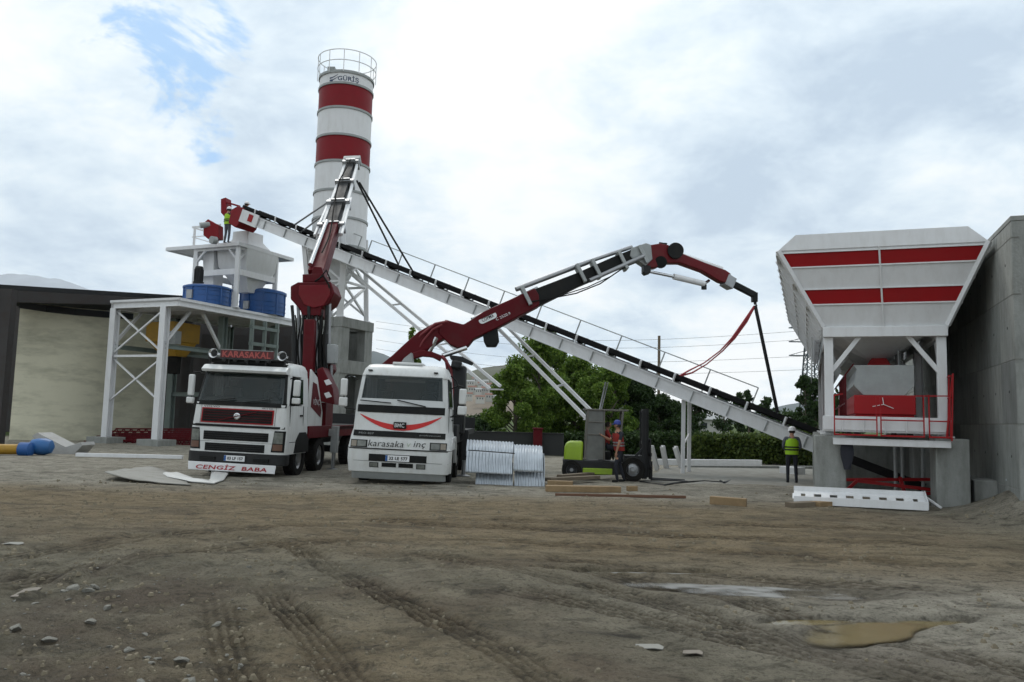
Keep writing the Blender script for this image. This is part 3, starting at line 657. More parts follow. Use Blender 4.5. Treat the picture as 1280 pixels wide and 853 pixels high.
# flared top board leaning inward
mb = MB(); mb.prism([(XL, -.62, ZR), (XR, -.62, ZR), (XR-.38, -.60, ZR+.35), (XL+.38, -.60, ZR+.35)], (0, .025, 0))
mb.build('top_board', white, bin_)
for sx in (0, 1):
    X0 = (-.12, W2+.12)[sx]; X1 = (XL, XR)[sx]
    mb = MB(); n_ = (.02 if sx == 0 else -.02)
    mb.prism([(X0, -.1, ZB), (X1, -.6, ZR), (X1, LY, ZR), (X0, LY-.9, ZB)], (n_, 0, 0)); mb.build('side_panel', white, bin_)
    mb = MB(); k = 0; y = .6
    while y < LY-.5:
        o_ = -.05 if sx == 0 else .05
        mb.beam((X0+o_, y, ZB), (X1+o_, y, ZR), .07 if k % 3 else .16, .1); y += 1.0; k += 1
    for v_ in (.3, .6, .97): x = X0+(X1-X0)*v_; z = ZB+(ZR-ZB)*v_; mb.beam((x+(-.05 if sx == 0 else .05), -.5*v_, z), (x+(-.05 if sx == 0 else .05), LY-.9+.9*v_, z), .06, .06)
    mb.build('side_rib', white, bin_)
mb = MB(); mb.prism([(-.12, LY-.9, ZB), (W2+.12, LY-.9, ZB), (XR, LY, ZR), (XL, LY, ZR)], (0, .03, 0)); mb.build('rear_panel', white, bin_)
mb = MB()
for y in (3.1, 6.3, 9.5): mb.prism([(-.1, y, ZB), (W2+.1, y, ZB), (XR-.03, y, ZR-.05), (XL+.03, y, ZR-.05)], (0, .03, 0))
mb.build('divider_panel', greyp, bin_)
mb = MB()
for y in (-.1, LY-.9): mb.box(-.12, W2+.12, y-.08, y+.08, ZB-.23, ZB-.002)
for x in (0, W2): mb.box(x-.08, x+.08, .0, LY-1, ZB-.25, ZB-.004)
mb.build('base_frame', white, bin_, bevel=.01)
BZ = 1.52
for x in (0, W2):
    for y in (0, 3.9, 7.8, 11.6):
        mb = MB(); mb.box(x-.095, x+.095, y-.09, y+.09, BZ, ZB-.23) if y == 0 else mb.ibeam((x, y, BZ), (x, y, ZB-.25), .2, .2, up=(1, 0, 0))
        s_ = 1 if x == 0 else -1; mb.box(x-.2, x+.2, y-.16, y+.16, BZ-.02, BZ+.02)
        mb.beam((x+s_*.05, y-.01, ZB-1.0), (x+s_*.66, y-.01, ZB-.19), .08, .10); mb.beam((x, y+.12, ZB-1.0), (x, y+.7, ZB-.3), .09)
        mb.build('post', white, bin_, bevel=.008)
# funnels below each compartment
gate = []
for i, y in enumerate((1.5, 4.6, 7.8, 10.4)):
    mb = MB(); mb.frustum(W2/2-.2, W2/2+.2, y-.2, y+.2, ZB-.62, .05, W2-.05, y-1.4, y+1.4, ZB-.02)
    fn = mb.build('funnel', white, bin_)
    mb = MB(); mb.frustum(W2/2-.3, W2/2+.3, y-.3, y+.3, ZB-.84, W2/2-.1, W2/2+.1, y-.22, y+.22, ZB-.5); mb.build('gate_housing', redb, bin_, bevel=.01)
# rubber and film curtains hanging on the right
mb = MB()
for k in range(7):
    x = W2-.75+.09*k; y = .9+.8*k; mb.box(x-.012, x+.012, y, y+.62, BZ+.25+.05*(k % 3), ZB-.3)
mb.build('side_cladding', greyp, bin_)
mb = MB()
for k in range(22):
    y = 1.0+k*.5; mb.beam((-.02, y, ZB-.25), (.28, y, ZB-.95), .05); 
mb.box(-.35, -.33, 3, LY-1, ZB-.7, ZB+.1)
mb.build('lower_rib', greyp, bin_)
# weighing belt under the funnels
wb = thing('weigh_conveyor', BM @ V((W2/2, .2, BZ+.1)), 'short red and grey weighing conveyor under the striped bin', 'conveyor', rz=BRZ)
def wbl(x, y, z): return (x-W2/2, y-.2, z-BZ-.1)
mb = MB(); poly = [(-.62, 2.62), (-.55, 2.98), (-.62, 3.08), (.62, 3.08), (.62, 2.62), (.42, 2.405), (-.42, 2.405)]
mb.prism([(x, -.05, z-BZ-.1) for x, z in poly], (0, 10, 0)); mb.build('weigh_trough', greyp, wb, bevel=.01)
mb = MB()
for z0_, z1_, o_ in ((1.98, 2.40, 0), (1.80, 1.98, .05)): mb.box(-.62+o_/2, .62-o_/2, -.2+o_, 10, z0_-BZ-.1, z1_-BZ-.1)
mb.build('belt_frame', redb, wb, bevel=.015)
mb = MB(); mb.box(-.5, .5, .1, 9.8, .0, .1); mb.build('lower_belt', belt, wb)
mb = MB(); c = V((-.02, -.215, 2.2-BZ-.1))
for an in (95, 200, -35): mb.beam(c, c+V((math.cos(R(an))*.24, 0, math.sin(R(an))*.15)), .012, .03, up=(0, 1, 0))
mb.build('chalk_mark', white, wb)
mb = MB()
for y in (.1, .9, 1.8, 2.7, 3.6): mb.beam((-.78, y, .05), (-.78, y, 1.25), .035); mb.beam((-.78, y, 1.25), (-.6, y, 1.5), .03)
for z in (.6, 1.25): mb.beam((-.78, .1, z), (-.78, 8, z), .03)
mb.build('side_rail', dred, wb)
for k in (-1, 1):
    for y in (.3, 4, 8): mb = MB(); mb.box(k*.55-.06, k*.55+.06, y-.06, y+.06, -.12, .29); mb.build('support_foot', dark, wb)
# service platform across the front
sv = thing('service_platform', BM @ V((W2/2, -.45, 1.3)), 'white channel platform with a red guard rail across the front of the bin', 'platform', rz=BRZ)
mb = MB(); X0, X1 = -1.13+.0, 1.2
mb.box(X0+.05, X1, -.12, -.07, .0, .12); mb.box(X0+.05, X1, -.12, .5, .12, .14); mb.box(X0-.15, X1-.05, .0, .04, .32, .62); mb.box(X0-.15, X1-.05, .04, .4, .28, .32)
for k in range(6): x = X0+.25+k*.42; mb.box(x-.015, x+.015, -.03, -.002, .3, .62)
mb.box(X0, X1, .35, .42, -.02, .10)
mb.build('channel_beam', white, sv, bevel=.006)
mb = MB(); y = -.2
xs = [X0+.08, X0+.92, X0+1.0, X0+1.82, X0+1.92, X1-.02]
for i, x in enumerate(xs): mb.beam((x, y, .2), (x, y, 1.08 if i in (0,) else (1.05 if i < 4 else 1.1)), .026)
for a, b, zs in ((0, 1, (.22, .55)), (2, 3, (.22, .55)), (4, 5, (.22, .55)),): 
    for z in zs: mb.beam((xs[a], y, z), (xs[b], y, z), .028 if z > .3 else .036)
mb.beam((xs[0], y, 1.06), (xs[0]+.18, y, 1.1), .03); mb.beam((xs[1], y, 1.06), (xs[5], y, 1.08), .026)
for q in (0, .5): mb.beam((X1, y+q, .15), (X1+.05, y+q, 1.55), .03)
for z in (.2, .6, 1.05, 1.5): mb.beam((X1+.02, y, z), (X1+.02, y+.5, z), .026)
mb.beam((X1-.1, y, .2), (X1+.04, y+.02, 1.5), .026)
mb.build('guard_rail', redb, sv)
# concrete piers under the posts
k_ = 0
for x in (0, W2):
    for y in (0, 3.9, 7.8, 11.6):
        c = BM @ V((x, y, 0)); g_ = gz(c.x, c.y); mb = MB(); hx = .32
        c4_ = [BM @ V((x+a*hx+(.12 if x else 0), y+b*.45+.12, g_-.25)) for a, b in ((-1, -1), (1, -1), (1, 1), (-1, 1))]
        mb.prism(c4_, (0, 0, BZ-.03-g_+.25))
        if y == 0: lab = ('left' if x == 0 else 'right')+' front concrete pier under the striped bin'+(' with a dark jacket hung on it' if x == 0 else ' beside the dark opening')
        else: lab = 'concrete pier standing %s the striped bin on its %s side' % ({3.9: 'second from the front under', 7.8: 'third from the front under', 11.6: 'rearmost under'}[y], 'left' if x == 0 else 'right')
        tag(mb.build('concrete_pier', conc, None, world=True, bevel=.02), lab, 'pier', 'concrete piers under the aggregate bin')
mb = MB(); c = [BM @ V((a, b, -.3)) for a, b in ((W2+.55, -.05), (W2+.98, -.12), (W2+1.02, .8), (W2+.55, .8))]; mb.prism(c, (0, 0, .95)); tag(mb.build('concrete_block', conc, None, world=True, bevel=.03), 'squat rough concrete block between the right pier and the sand heap', 'block')
# jacket on the pier
mb = MB(); rows_ = []
for i in range(7):
    t = i/6; wd = .08+.045*math.sin(t*3); rows_.append([BM @ V((.34+wd*math.cos(a)+.02*math.sin(5*t+a), -.42+.06*math.sin(a), 1.42-.66*t)) for a in [2*math.pi*q/10 for q in range(10)]])
mb.loft(rows_); tag(mb.build('jacket', navy, None, world=True), 'dark jacket hanging from the left pier of the bin', 'jacket')
# red tail frame and pipes below the bin
ud = thing('tail_frame', BM @ V((1.2, 1.5, gz(8.5, 20))), 'red tubular tail frame lying low in the shade below the bin', 'frame', rz=BRZ)
mb = MB()
for a, b in (((-.9, -.6, .15), (1.2, -.4, .25)), ((-.9, -.6, .15), (-1.05, .2, .4)), ((-1.05, .2, .4), (1.2, .6, .5)), ((-.6, -.6, .45), (1.2, -.4, .3)), ((-.9, -.6, .15), (-.6, -.6, .45)), ((.4, -.5, .2), (.4, .4, .5))): mb.beam(a, b, .07)
mb.build('tube_frame', redb, ud)
mb = MB()
for x in (.35, .5, .95, 1.2): mb.tube((x, .9, -.1), (x, .9, 1.4), .045)
mb.build('upright_pipe', greyp, ud)
mb = MB(); mb.ob((-.1, 2.2, .65), (1.2, 0, -.45), (0, .3, 0), (.04, 0, .10)); mb.build('tail_belt', belt, ud)
mb = MB(); q_ = [BM @ V(p_) for p_ in ((.35, 5.2, -.4), (2.0, 5.2, -.4), (2.0, 5.5, -.4), (.35, 5.5, -.4))]; mb.prism(q_, (0, 0, 1.85)); tag(mb.build('added_cross_wall', conc, None, world=True), 'added concrete cross wall closing off the view deep under the bin', 'wall')  # cross wall added to darken the bright view through under the bin
# ---------------------------------------------------------------- big retaining wall
rw = thing('retaining_wall', BM @ V((W2+1.1, 5, 0)), 'high board-marked concrete retaining wall at the right of the striped bin', 'wall', rz=BRZ)
def rl(x, y, z): return (x-W2-1.1, y-5, z)
mb = MB(); HW = 5.72
for i in range(8):
    y0_ = -1.95+i*2.45; a = rl(W2+.98, y0_, -.5); b = rl(W2+.98+7, y0_+2.44, HW-.0)
    mb.box(a[0]+(.004 if i % 2 else 0), b[0], a[1], b[1], a[2], HW)
mb.build('wall_face', conc, rw, bevel=.012)
mb = MB(); zs_ = [-.4, .6, 1.82, 3.04, 4.29, 5.39, 5.68]; ys_ = [-1.93]+[-.73+i*1.22 for i in range(14)]+[17.4]
for i in range(len(ys_)-1):
    for k in range(6):
        mb.mat(int(rng.integers(0, 3))); mb.box(*[v for p_ in zip(rl(W2+.974, ys_[i]+.012, zs_[k]+.014), rl(W2+1.2, ys_[i+1]-.012, zs_[k+1]-.014)) for v in p_])
mb.build('formed_panel', [mat('concrete_pour_a', (.235, .25, .235), .85, var=.25, scale=1.1, bump=.5, bscale=18, dirt=.75, dcol=(.12, .12, .11), streak=1), mat('concrete_pour_b', (.28, .29, .27), .85, var=.25, scale=1.6, bump=.5, bscale=18, dirt=.7, dcol=(.13, .13, .12), streak=1), mat('concrete_pour_c', (.20, .21, .20), .85, var=.25, scale=1.3, bump=.5, bscale=18, dirt=.8, dcol=(.11, .11, .10), streak=1)], rw, bevel=.006)
mb = MB()
for z in (1.83, 3.05, 4.3, 5.4): mb.box(*[v for p_ in zip(rl(W2+.978, -1.96, z-.012), rl(W2+1.1, 17.5, z+.012)) for v in p_])
for i in range(14): y = -.73+i*1.22; mb.box(*[v for p_ in zip(rl(W2+.977, y-.008, -.4), rl(W2+1.1, y+.008, HW-.02)) for v in p_])
mb.build('formwork_joint', mat('joint_concrete', (.19, .195, .18), .9, dirt=.5), rw)
mb = MB(); 
for z in (1.2, 2.45, 3.7, 4.95):
    for i in range(14): y = -1.4+i*1.22; mb.tube(rl(W2+.970, y, z), rl(W2+.99, y, z), .028, n=8)
mb.build('tie_hole', dark, rw)
mb = MB(); mb.box(*[v for p_ in zip(rl(W2+.97, -1.96, HW-.0), rl(W2+8, 17.6, HW+.1)) for v in p_]); mb.build('coping', conc, rw, bevel=.01)

# ---------------------------------------------------------------- shed and curved wall at the left
sh = thing('shed', (-21, 42, .1), 'dark open shed with a rusty flat roof behind the beige curved wall', 'building')
mb = MB(); a = P(18, 356, 33); b = P(232, 370, 40); e_ = P(-60, 352, 31)
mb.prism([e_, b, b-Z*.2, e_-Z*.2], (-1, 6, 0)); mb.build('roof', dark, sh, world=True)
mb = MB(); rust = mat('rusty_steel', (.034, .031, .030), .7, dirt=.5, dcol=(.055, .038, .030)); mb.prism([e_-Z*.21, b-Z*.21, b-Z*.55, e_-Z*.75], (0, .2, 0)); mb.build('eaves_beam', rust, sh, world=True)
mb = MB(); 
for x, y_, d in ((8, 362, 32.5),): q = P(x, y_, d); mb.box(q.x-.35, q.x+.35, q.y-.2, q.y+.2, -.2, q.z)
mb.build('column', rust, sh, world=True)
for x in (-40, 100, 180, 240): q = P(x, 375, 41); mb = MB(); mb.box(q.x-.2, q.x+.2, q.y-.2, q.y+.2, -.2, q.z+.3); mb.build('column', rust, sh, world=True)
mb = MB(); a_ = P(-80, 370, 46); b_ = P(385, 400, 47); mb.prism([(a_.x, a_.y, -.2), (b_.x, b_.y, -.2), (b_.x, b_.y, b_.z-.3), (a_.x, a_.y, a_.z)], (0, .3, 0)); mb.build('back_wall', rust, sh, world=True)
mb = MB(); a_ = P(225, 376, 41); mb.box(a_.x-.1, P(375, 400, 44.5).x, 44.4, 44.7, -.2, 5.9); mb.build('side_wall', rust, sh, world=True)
cwm = mat('beige_plaster_wall', (.60, .58, .45), .85, var=.16, scale=.5, streak=-1, dirt=.75, dcol=(.24, .235, .18), bump=.3, bscale=6)
cw = thing('curved_wall', (-17.5, 35.5, .1), 'stained beige curved wall of an old round tank at the far left', 'wall')
top_pts = [(26, 376, 36.0), (60, 381, 36.0), (95, 385, 36.6), (130, 388, 37.6), (165, 391, 39.0), (200, 394, 41.0)]
mb = MB(); fr_, bk_ = [], []
for x, y_, d in top_pts:
    q = P(x, y_, d); n_ = V((q.x+17.2, q.y-41, 0)).normalized()*-.25
    fr_.append(q); bk_.append(q+n_)
rr_ = [[f_, b__, V((b__.x, b__.y, -.2)), V((f_.x, f_.y, -.2))] for f_, b__ in zip(fr_, bk_)]
mb.loft(rr_); mb.build('wall_shell', cwm, cw, world=True, smooth=60)
mb = MB()
for f_, g_ in zip(fr_[:-1], fr_[1:]): mb.beam(f_-V((0, .05, .2)), g_-V((0, .05, .2)), .1, .3)
mb.build('top_band', dark, cw, world=True)
# ---------------------------------------------------------------- trucks
class Cab:
    def __init__(s, prof, yb, r=.16): s.p = prof; s.yb = yb; s.r = r     # prof: (z, y_front, half width)
    def at(s, z):
        p = s.p
        for a, b in zip(p[:-1], p[1:]):
            if z <= b[0]: t = max(0, (z-a[0])/(b[0]-a[0])); return a[1]+(b[1]-a[1])*t, a[2]+(b[2]-a[2])*t
        return p[-1][1], p[-1][2]
    def yf(s, x, z):
        yf, hw = s.at(z); e = abs(x)-(hw-s.r); c = .05*(x/hw)**2
        return yf+c+(s.r-math.sqrt(max(0, s.r**2-e*e)) if e > 0 else 0)
    def ring(s, z):
        yf, hw = s.at(z); out = []
        for i in range(-10, 11):
            x = (hw-.0005)*math.sin(i/10*math.pi/2); out.append((x, s.yf(x, z), z))
        return out+[(hw, s.yb-.1, z), (hw-.08, s.yb, z), (-hw+.08, s.yb, z), (-hw, s.yb-.1, z)]
    def panel(s, mb, x0, x1, z0, z1, off=.012, th=.03, nx=12, nz=4, xt0=None, xt1=None):
        "a panel lying on the cab front; xt0/xt1 = its edges at the top"
        xt0 = x0 if xt0 is None else xt0; xt1 = x1 if xt1 is None else xt1; A = []
        for j in range(nz+1):
            t = j/nz; z = z0+(z1-z0)*t; a = x0+(xt0-x0)*t; b = x1+(xt1-x1)*t
            A.append([(a+(b-a)*i/nx, s.yf(a+(b-a)*i/nx, z)-off, z) for i in range(nx+1)])
        n = nx+1; vs = [p for r_ in A for p in r_]+[(p[0], p[1]+th, p[2]) for r_ in A for p in r_]; k = len(A)*n
        fs = [(j*n+i, j*n+i+1, (j+1)*n+i+1, (j+1)*n+i) for j in range(nz) for i in range(nx)]
        e_ = [j*n for j in range(nz+1)]+[nz*n+i for i in range(1, nx+1)]+[j*n+nx for j in range(nz-1, -1, -1)]+[i for i in range(nx-1, 0, -1)]
        fs += [(e_[i], e_[(i+1) % len(e_)], e_[(i+1) % len(e_)]+k, e_[i]+k) for i in range(len(e_))]
        mb.add(vs, fs); return mb
def wheel(t, x, y, r=.5, w=.3, sgn=1, dual=False, front=True):
    c = V((x, y, r)); o = V((sgn, 0, 0)); mb = MB()
    mb.lathe([(r*.6, -w/2), (r*.93, -w/2), (r, -w*.36), (r, w*.36), (r*.93, w/2), (r*.6, w/2), (r*.58, 0), (r*.6, -w/2)], c, o, n=36)
    for i in range(40):
        a = 2*math.pi*i/40; d_ = V((0, math.cos(a), math.sin(a))); q = V((0, -math.sin(a), math.cos(a)))
        mb.ob(c+d_*(r+.003), o*w*.33, q*.018, d_*.012)
    wh = mb.build('wheel', rubber, t)
    mb = MB(); b_ = w*.28 if front else -w*.1
    mb.lathe([(r*.6, w*.35), (r*.56, w*.3), (r*.5, b_-.03 if front else -w*.2), (r*.32, b_ if front else -w*.2), (r*.3, w*.45 if front else w*.1), (r*.17, w*.5 if front else w*.25), (0, w*.5 if front else w*.25)], c, o, n=28)
    for i in range(10):
        a = 2*math.pi*i/10; d_ = V((0, math.cos(a), math.sin(a)))*r*.4; mb.tube(c+d_+o*(b_-.05), c+d_+o*(b_+.03), .016, n=6)
    mb.build('rim', steel, wh); return wh
def plate_txt(t, x, y, z, s_, w_=.5, h_=.11):
    mb = MB(); mb.box(x-w_/2-.02, x+w_/2+.02, y, y+.02, z-h_/2-.015, z+h_/2+.015); pl = mb.build('number_plate', white, t)
    mb = MB(); mb.box(x-w_/2-.018, x-w_/2+.035, y-.003, y+.0, z-h_/2-.012, z+h_/2+.012); mb.build('plate_band', blue, pl)
    text(s_, 'plate_number', black, pl, (x+.025, y-.003, z), (1, 0, 0), (0, 0, 1), width=w_-.09, height=h_*.72, bold=.03)
def mirror(t, x, y, z, w_, h_, sg, sub=.14):
    mb = MB(); mb.box(x-w_/2, x+w_/2, y-.07, y+.05, z-h_/2, z+h_/2); mr = mb.build('mirror', whitec, t, bevel=.03)
    mb = MB(); mb.box(x-w_/2+.02, x+w_/2-.02, y+.05, y+.06, z-h_/2+.03, z+h_/2-.03); mb.build('mirror_glass', chrome, mr)
    mb = MB(); mb.box(x-w_/2-.02, x+w_/2+.02, y-.07, y+.05, z-h_/2-sub-.06, z-h_/2-.04); mb.build('lower_mirror', whitec, mr, bevel=.03)
    mb = MB(); mb.path([(x, y+.03, z+h_/2-.02), (x, y+.04, z+h_/2+.05), (x-sg*.12, y+.08, z+h_/2+.08), (x-sg*.3, y+.14, z+h_/2)], .016)
    mb.path([(x, y+.03, z-h_/2), (x-sg*.05, y+.04, z-h_/2-sub-.1), (x-sg*.3, y+.14, z-h_/2-sub-.12)], .016); mb.build('mirror_arm', black, mr)

# ---- truck at the left, its crane boom raised high
p_ = P(300, 560, 20.45); t1 = thing('crane_truck', (p_.x-.16, 20.5, gz(p_.x, 20.8)-.02), 'white and red crane truck with raised boom and a red name board on its roof', 'truck', group='crane trucks', tilt=R(1.3), rz=-R(4))
K = Cab([(.42, .05, 1.24), (.62, .0, 1.27), (1.25, .0, 1.27), (1.33, .0, 1.25), (1.9, .05, 1.23), (2.7, .30, 1.17), (2.86, .36, 1.15), (2.98, .52, 1.08), (3.03, .8, .98)], 1.85, .2)
def open_cab(t, zlow, zscr, zhi, hwt):
    mb = MB(); mb.loft([K.ring(z) for z in zlow]); mb.loft([K.ring(z) for z in zhi])
    z0, z1 = zlow[-1], zhi[0]
    for sg in (-1, 1):
        r0 = K.ring(z0); r1 = K.ring(z1); i = 17 if sg > 0 else 3
        a_, b_ = V(r0[i]), V(r1[i]); mb.prism([a_, V(r0[20 if sg > 0 else 0]), V(r0[20 if sg > 0 else 0])+V((0, .16, 0)), a_+V((0, .05, 0))], (b_-a_)) if 0 else mb.loft([[a_, V(r0[20 if sg > 0 else 0]), V(r0[20 if sg > 0 else 0])+V((-sg*.04, .10, 0)), a_+V((0, .06, 0))], [b_, V(r1[20 if sg > 0 else 0]), V(r1[20 if sg > 0 else 0])+V((-sg*.04, .10, 0)), b_+V((0, .06, 0))]])
        h0, h1 = K.at(z0)[1], K.at(z1)[1]
        mb.loft([[(sg*h0, 1.25, z0), (sg*h0, K.yb-.05, z0), (sg*(h0-.05), K.yb-.05, z0), (sg*(h0-.05), 1.25, z0)], [(sg*h1, 1.25, z1), (sg*h1, K.yb-.05, z1), (sg*(h1-.05), K.yb-.05, z1), (sg*(h1-.05), 1.25, z1)]])
    mb.box(-K.at(z1)[1]+.02, K.at(z1)[1]-.02, K.yb-.12, K.yb-.04, z0-.01, z1+.01)
    cb = mb.build('cab', whitec, t, smooth=35)
    mb = MB(); mb.box(-1.0, 1.0, K.yb-.16, K.yb-.125, z0, z1-.02); mb.build('rear_lining', mat('cab_lining', (.16, .17, .165), .8, var=.3), cb)
    mb = MB(); mb.loft([[(x, y+.04, z0+.002) for x, y, _ in K.ring(z0)[2:19]]+[(1.0, .75, z0+.002), (-1.0, .75, z0+.002)], [(x*.97, y+.08, z0+.10) for x, y, _ in K.ring(z0)[2:19]]+[(.97, .7, z0+.16), (-.97, .7, z0+.16)]]); mb.build('dashboard', mat('cab_dash', (.05, .055, .055), .7, var=.3), cb)
    for x in (-.6, .6):
        mb = MB(); mb.box(x-.24, x+.24, .95, 1.1, z0-.3, z0+.42); mb.box(x-.13, x+.13, .97, 1.07, z0+.44, z0+.62); mb.build('seat', mat('cab_seat', (.07, .08, .09), .9, var=.4), cb, bevel=.04)
    mb = MB(); mb.path([(.6+.21*math.cos(a), .62-.10*math.sin(a), z0+.2+.16*math.sin(a)) for a in np.linspace(0, 2*math.pi, 25)], .018, 6); mb.tube((.6, .62, z0+.2), (.6, .5, z0+.05), .03); mb.build('steering_wheel', black, cb)
    mb = MB()
    for k in range(9): x = -.98+.03*k; mb.box(x, x+.018, .62+.012*(k % 2), .64+.012*(k % 2), z0+.2, z1-.03)
    for k in range(5): x = .84+.03*k; mb.box(x, x+.018, .62, .64, z0+.2, z1-.03)
    mb.box(-.5, .5, .5, .52, z1-.12, z1-.06); mb.build('curtain', mat('cab_curtain', (.35, .36, .35), .9), cb)
    return cb
cab = open_cab(t1, (.64, .9, 1.25, 1.6, 1.9), None, (2.68, 2.7, 2.86, 2.98, 3.03), 1.1)
mb = MB(); K.panel(mb, -1.13, 1.13, 1.93, 2.70, .012, th=.012, xt0=-1.05, xt1=1.05, nx=20); mb.build('windscreen', scr, t1)
mb = MB(); K.panel(mb, -1.2, 1.2, 1.83, 1.94, .02, nx=16, nz=1); K.panel(mb, -1.19, -1.13, 1.93, 2.7, .02, nx=2, xt0=-1.1, xt1=-1.05); K.panel(mb, 1.13, 1.19, 1.93, 2.7, .02, nx=2, xt0=1.05, xt1=1.1)
K.panel(mb, -1.22, 1.22, 1.285, 1.345, .02, nx=16, nz=1); mb.build('black_trim', black, t1)
mb = MB(); mb.beam((-.7, -.0, 1.93), (-.1, -.0, 2.02), .025, .02); mb.beam((.15, .0, 1.93), (.8, .02, 2.02), .025, .02); mb.build('wiper', black, t1)
mb = MB(); A = []
for z, o_ in ((2.70, .25), (2.76, .29), (2.87, .14), (2.89, .05)):
    A.append([(x, K.yf(x*.97, 2.8)-o_, z) for x in np.linspace(-1.13, 1.13, 14)]+[(x, K.yf(x*.97, 2.8)+.02, z) for x in np.linspace(1.13, -1.13, 14)])
mb.loft(A); mb.build('sun_visor', whitec, t1)
mb = MB(); K.panel(mb, -.97, .93, 1.38, 1.76, .02, nx=10); mb.build('grille_frame', redb, t1)
mb = MB(); K.panel(mb, -.935, .895, 1.41, 1.73, .028, nx=10); g_ = mb.build('grille', black, t1)
mb = MB()
for z in (1.47, 1.53, 1.60, 1.66): mb.box(-.9, .9, K.yf(0, z)-.035, K.yf(0, z)+.03, z, z+.012)
mb.beam((-.5, -.045, 1.44), (.5, -.045, 1.70), .02, .02); mb.build('grille_bar', dred, g_)
mb = MB(); mb.lathe([(.085, 0), (.085, .025), (.062, .03), (.062, .01), (0, .01)], (0, -.02, 1.57), (0, -1, 0), n=20); mb.build('emblem', chrome, g_)
text('VOLVO', 'lettering', black, t1, (-.72, K.yf(-.72, 1.8)-.015, 1.795), (1, 0, 0), (0, 0, 1), width=.42, height=.045); text('FM12 420', 'lettering', black, t1, (.75, K.yf(.75, 1.8)-.015, 1.795), (1, 0, 0), (0, 0, 1), width=.28, height=.04)
mb = MB(); K.panel(mb, -.86, .84, .95, 1.17, .015, nx=10); K.panel(mb, -.8, .76, .67, .87, .015, nx=10); mb.build('lower_grille', black, t1)
mb = MB()
for z0_, z1_, xx in ((.95, 1.17, .84), (.67, .87, .76)):
    for k in (1, 2, 3): z = z0_+(z1_-z0_)*k/4; mb.box(-xx, xx, -.03, .02, z-.006, z+.006)
mb.build('grille_slat', dark, t1)
for sg in (-1, 1):
    mb = MB(); K.panel(mb, min(sg*.93, sg*1.235), max(sg*.93, sg*1.235), .70, 1.24, .014, nx=8, xt0=min(sg*.99, sg*1.245), xt1=max(sg*.99, sg*1.245)); hl = mb.build('headlight', black, t1)
    mb = MB(); K.panel(mb, min(sg*.98, sg*1.2), max(sg*.98, sg*1.2), .92, 1.2, .02, nx=6); mb.build('headlight_lens', lens, hl)
    mb = MB(); K.panel(mb, min(sg*.97, sg*1.2), max(sg*.97, sg*1.2), .74, .9, .02, nx=6); mb.build('indicator_lens', mat('smoked_amber_lens', (.13, .07, .05), .2), hl)
mb = MB(); mb.loft([[(x*(1.26/1.23), y_, z) for x, y_, _ in K.ring(.62)[:21]]+[(1.26, .5, z), (-1.26, .5, z)] for z in (.36, .64)]); mb.build('bumper', dark, t1, bevel=.02)
mb = MB(); mb.prism([(-1.16, -.06, .17), (1.10, -.06, .16), (1.12, -.06, .37), (-1.18, -.06, .38)], (0, .03, 0)); st_ = mb.build('name_strip', white, t1, bevel=.01)
text('CENGİZ  BABA', 'lettering', redtxt, st_, (-.03, -.066, .27), (1, 0, 0), (0, 0, 1), width=1.85, height=.135, bold=.02, shear=.15, ext=.004)
plate_txt(t1, .02, -.05, .50, '03 LF 157')
mb = MB(); K.panel(mb, -1.0, -.992, 1.36, 1.84, .003, nx=1, nz=4); K.panel(mb, .97, .978, 1.36, 1.84, .003, nx=1, nz=4); K.panel(mb, -1.2, 1.2, .905, .911, .003, nx=16, nz=1); mb.build('body_seam', black, t1)
for x in (-.7, .7): mb = MB(); mb.box(x-.2, x+.2, -.03, .02, .44, .52); mb.build('step_recess', black, t1)
# roof bar, name board and horns
mb = MB(); mb.tube((-1.05, .35, 3.06), (1.05, .35, 3.06), .03); mb.tube((-1.0, .6, 3.03), (1.0, .6, 3.03), .03)
for x in (-1.0, -.5, 0, .5, 1.0): mb.tube((x, .35, 2.9), (x, .35, 3.12), .02); mb.tube((x, .35, 3.06), (x, .95, 3.06), .018)
mb.build('roof_bar', dark, t1)
for x in (-.6, -.3, 0, .3, .6): mb = MB(); mb.lathe([(.05, 0), (.05, .05), (0, .07)], (x, .3, 3.02), (0, -1, 0), n=12); mb.build('marker_lamp', dark, t1)
mb = MB(); K.panel(mb, -1.05, 1.02, 2.88, 2.965, .03, nx=12, nz=2); mb.box(-1.0, .98, .42, .5, 2.94, 3.06); mb.build('roof_wind_board', black, t1)
mb = MB(); mb.box(-.74, .68, .33, .43, 3.05, 3.30); sg_ = mb.build('name_board', mat('board_red', (.085, .012, .014), .5), t1, bevel=.01)
mb = MB(); mb.box(-.74, .68, .322, .329, 3.285, 3.30); mb.box(-.74, .68, .322, .329, 3.05, 3.065); mb.build('board_edge', greyp, sg_)
text('KARASAKAL', 'lettering', mat('faded_pink_lettering', (.36, .07, .06), .5), sg_, (-.03, .326, 3.175), (1, 0, 0), (0, 0, 1), width=1.30, height=.17, bold=.03)
for x in (-.92, .93):
    mb = MB(); mb.lathe([(.03, .4), (.04, .15), (.075, .04), (.125, 0), (.12, 0), (.06, .06), (0, .07)], (x, .3, 3.18), (0, 1, 0), n=20); mb.tube((x, .4, 3.2), (x, .4, 3.05), .02); mb.build('roof_lamp', chrome, t1)
    mb = MB(); mb.lathe([(.08, 0), (0, .02)], (x, .345, 3.18), (0, -1, 0), n=16); mb.build('lamp_glass', dark, t1)
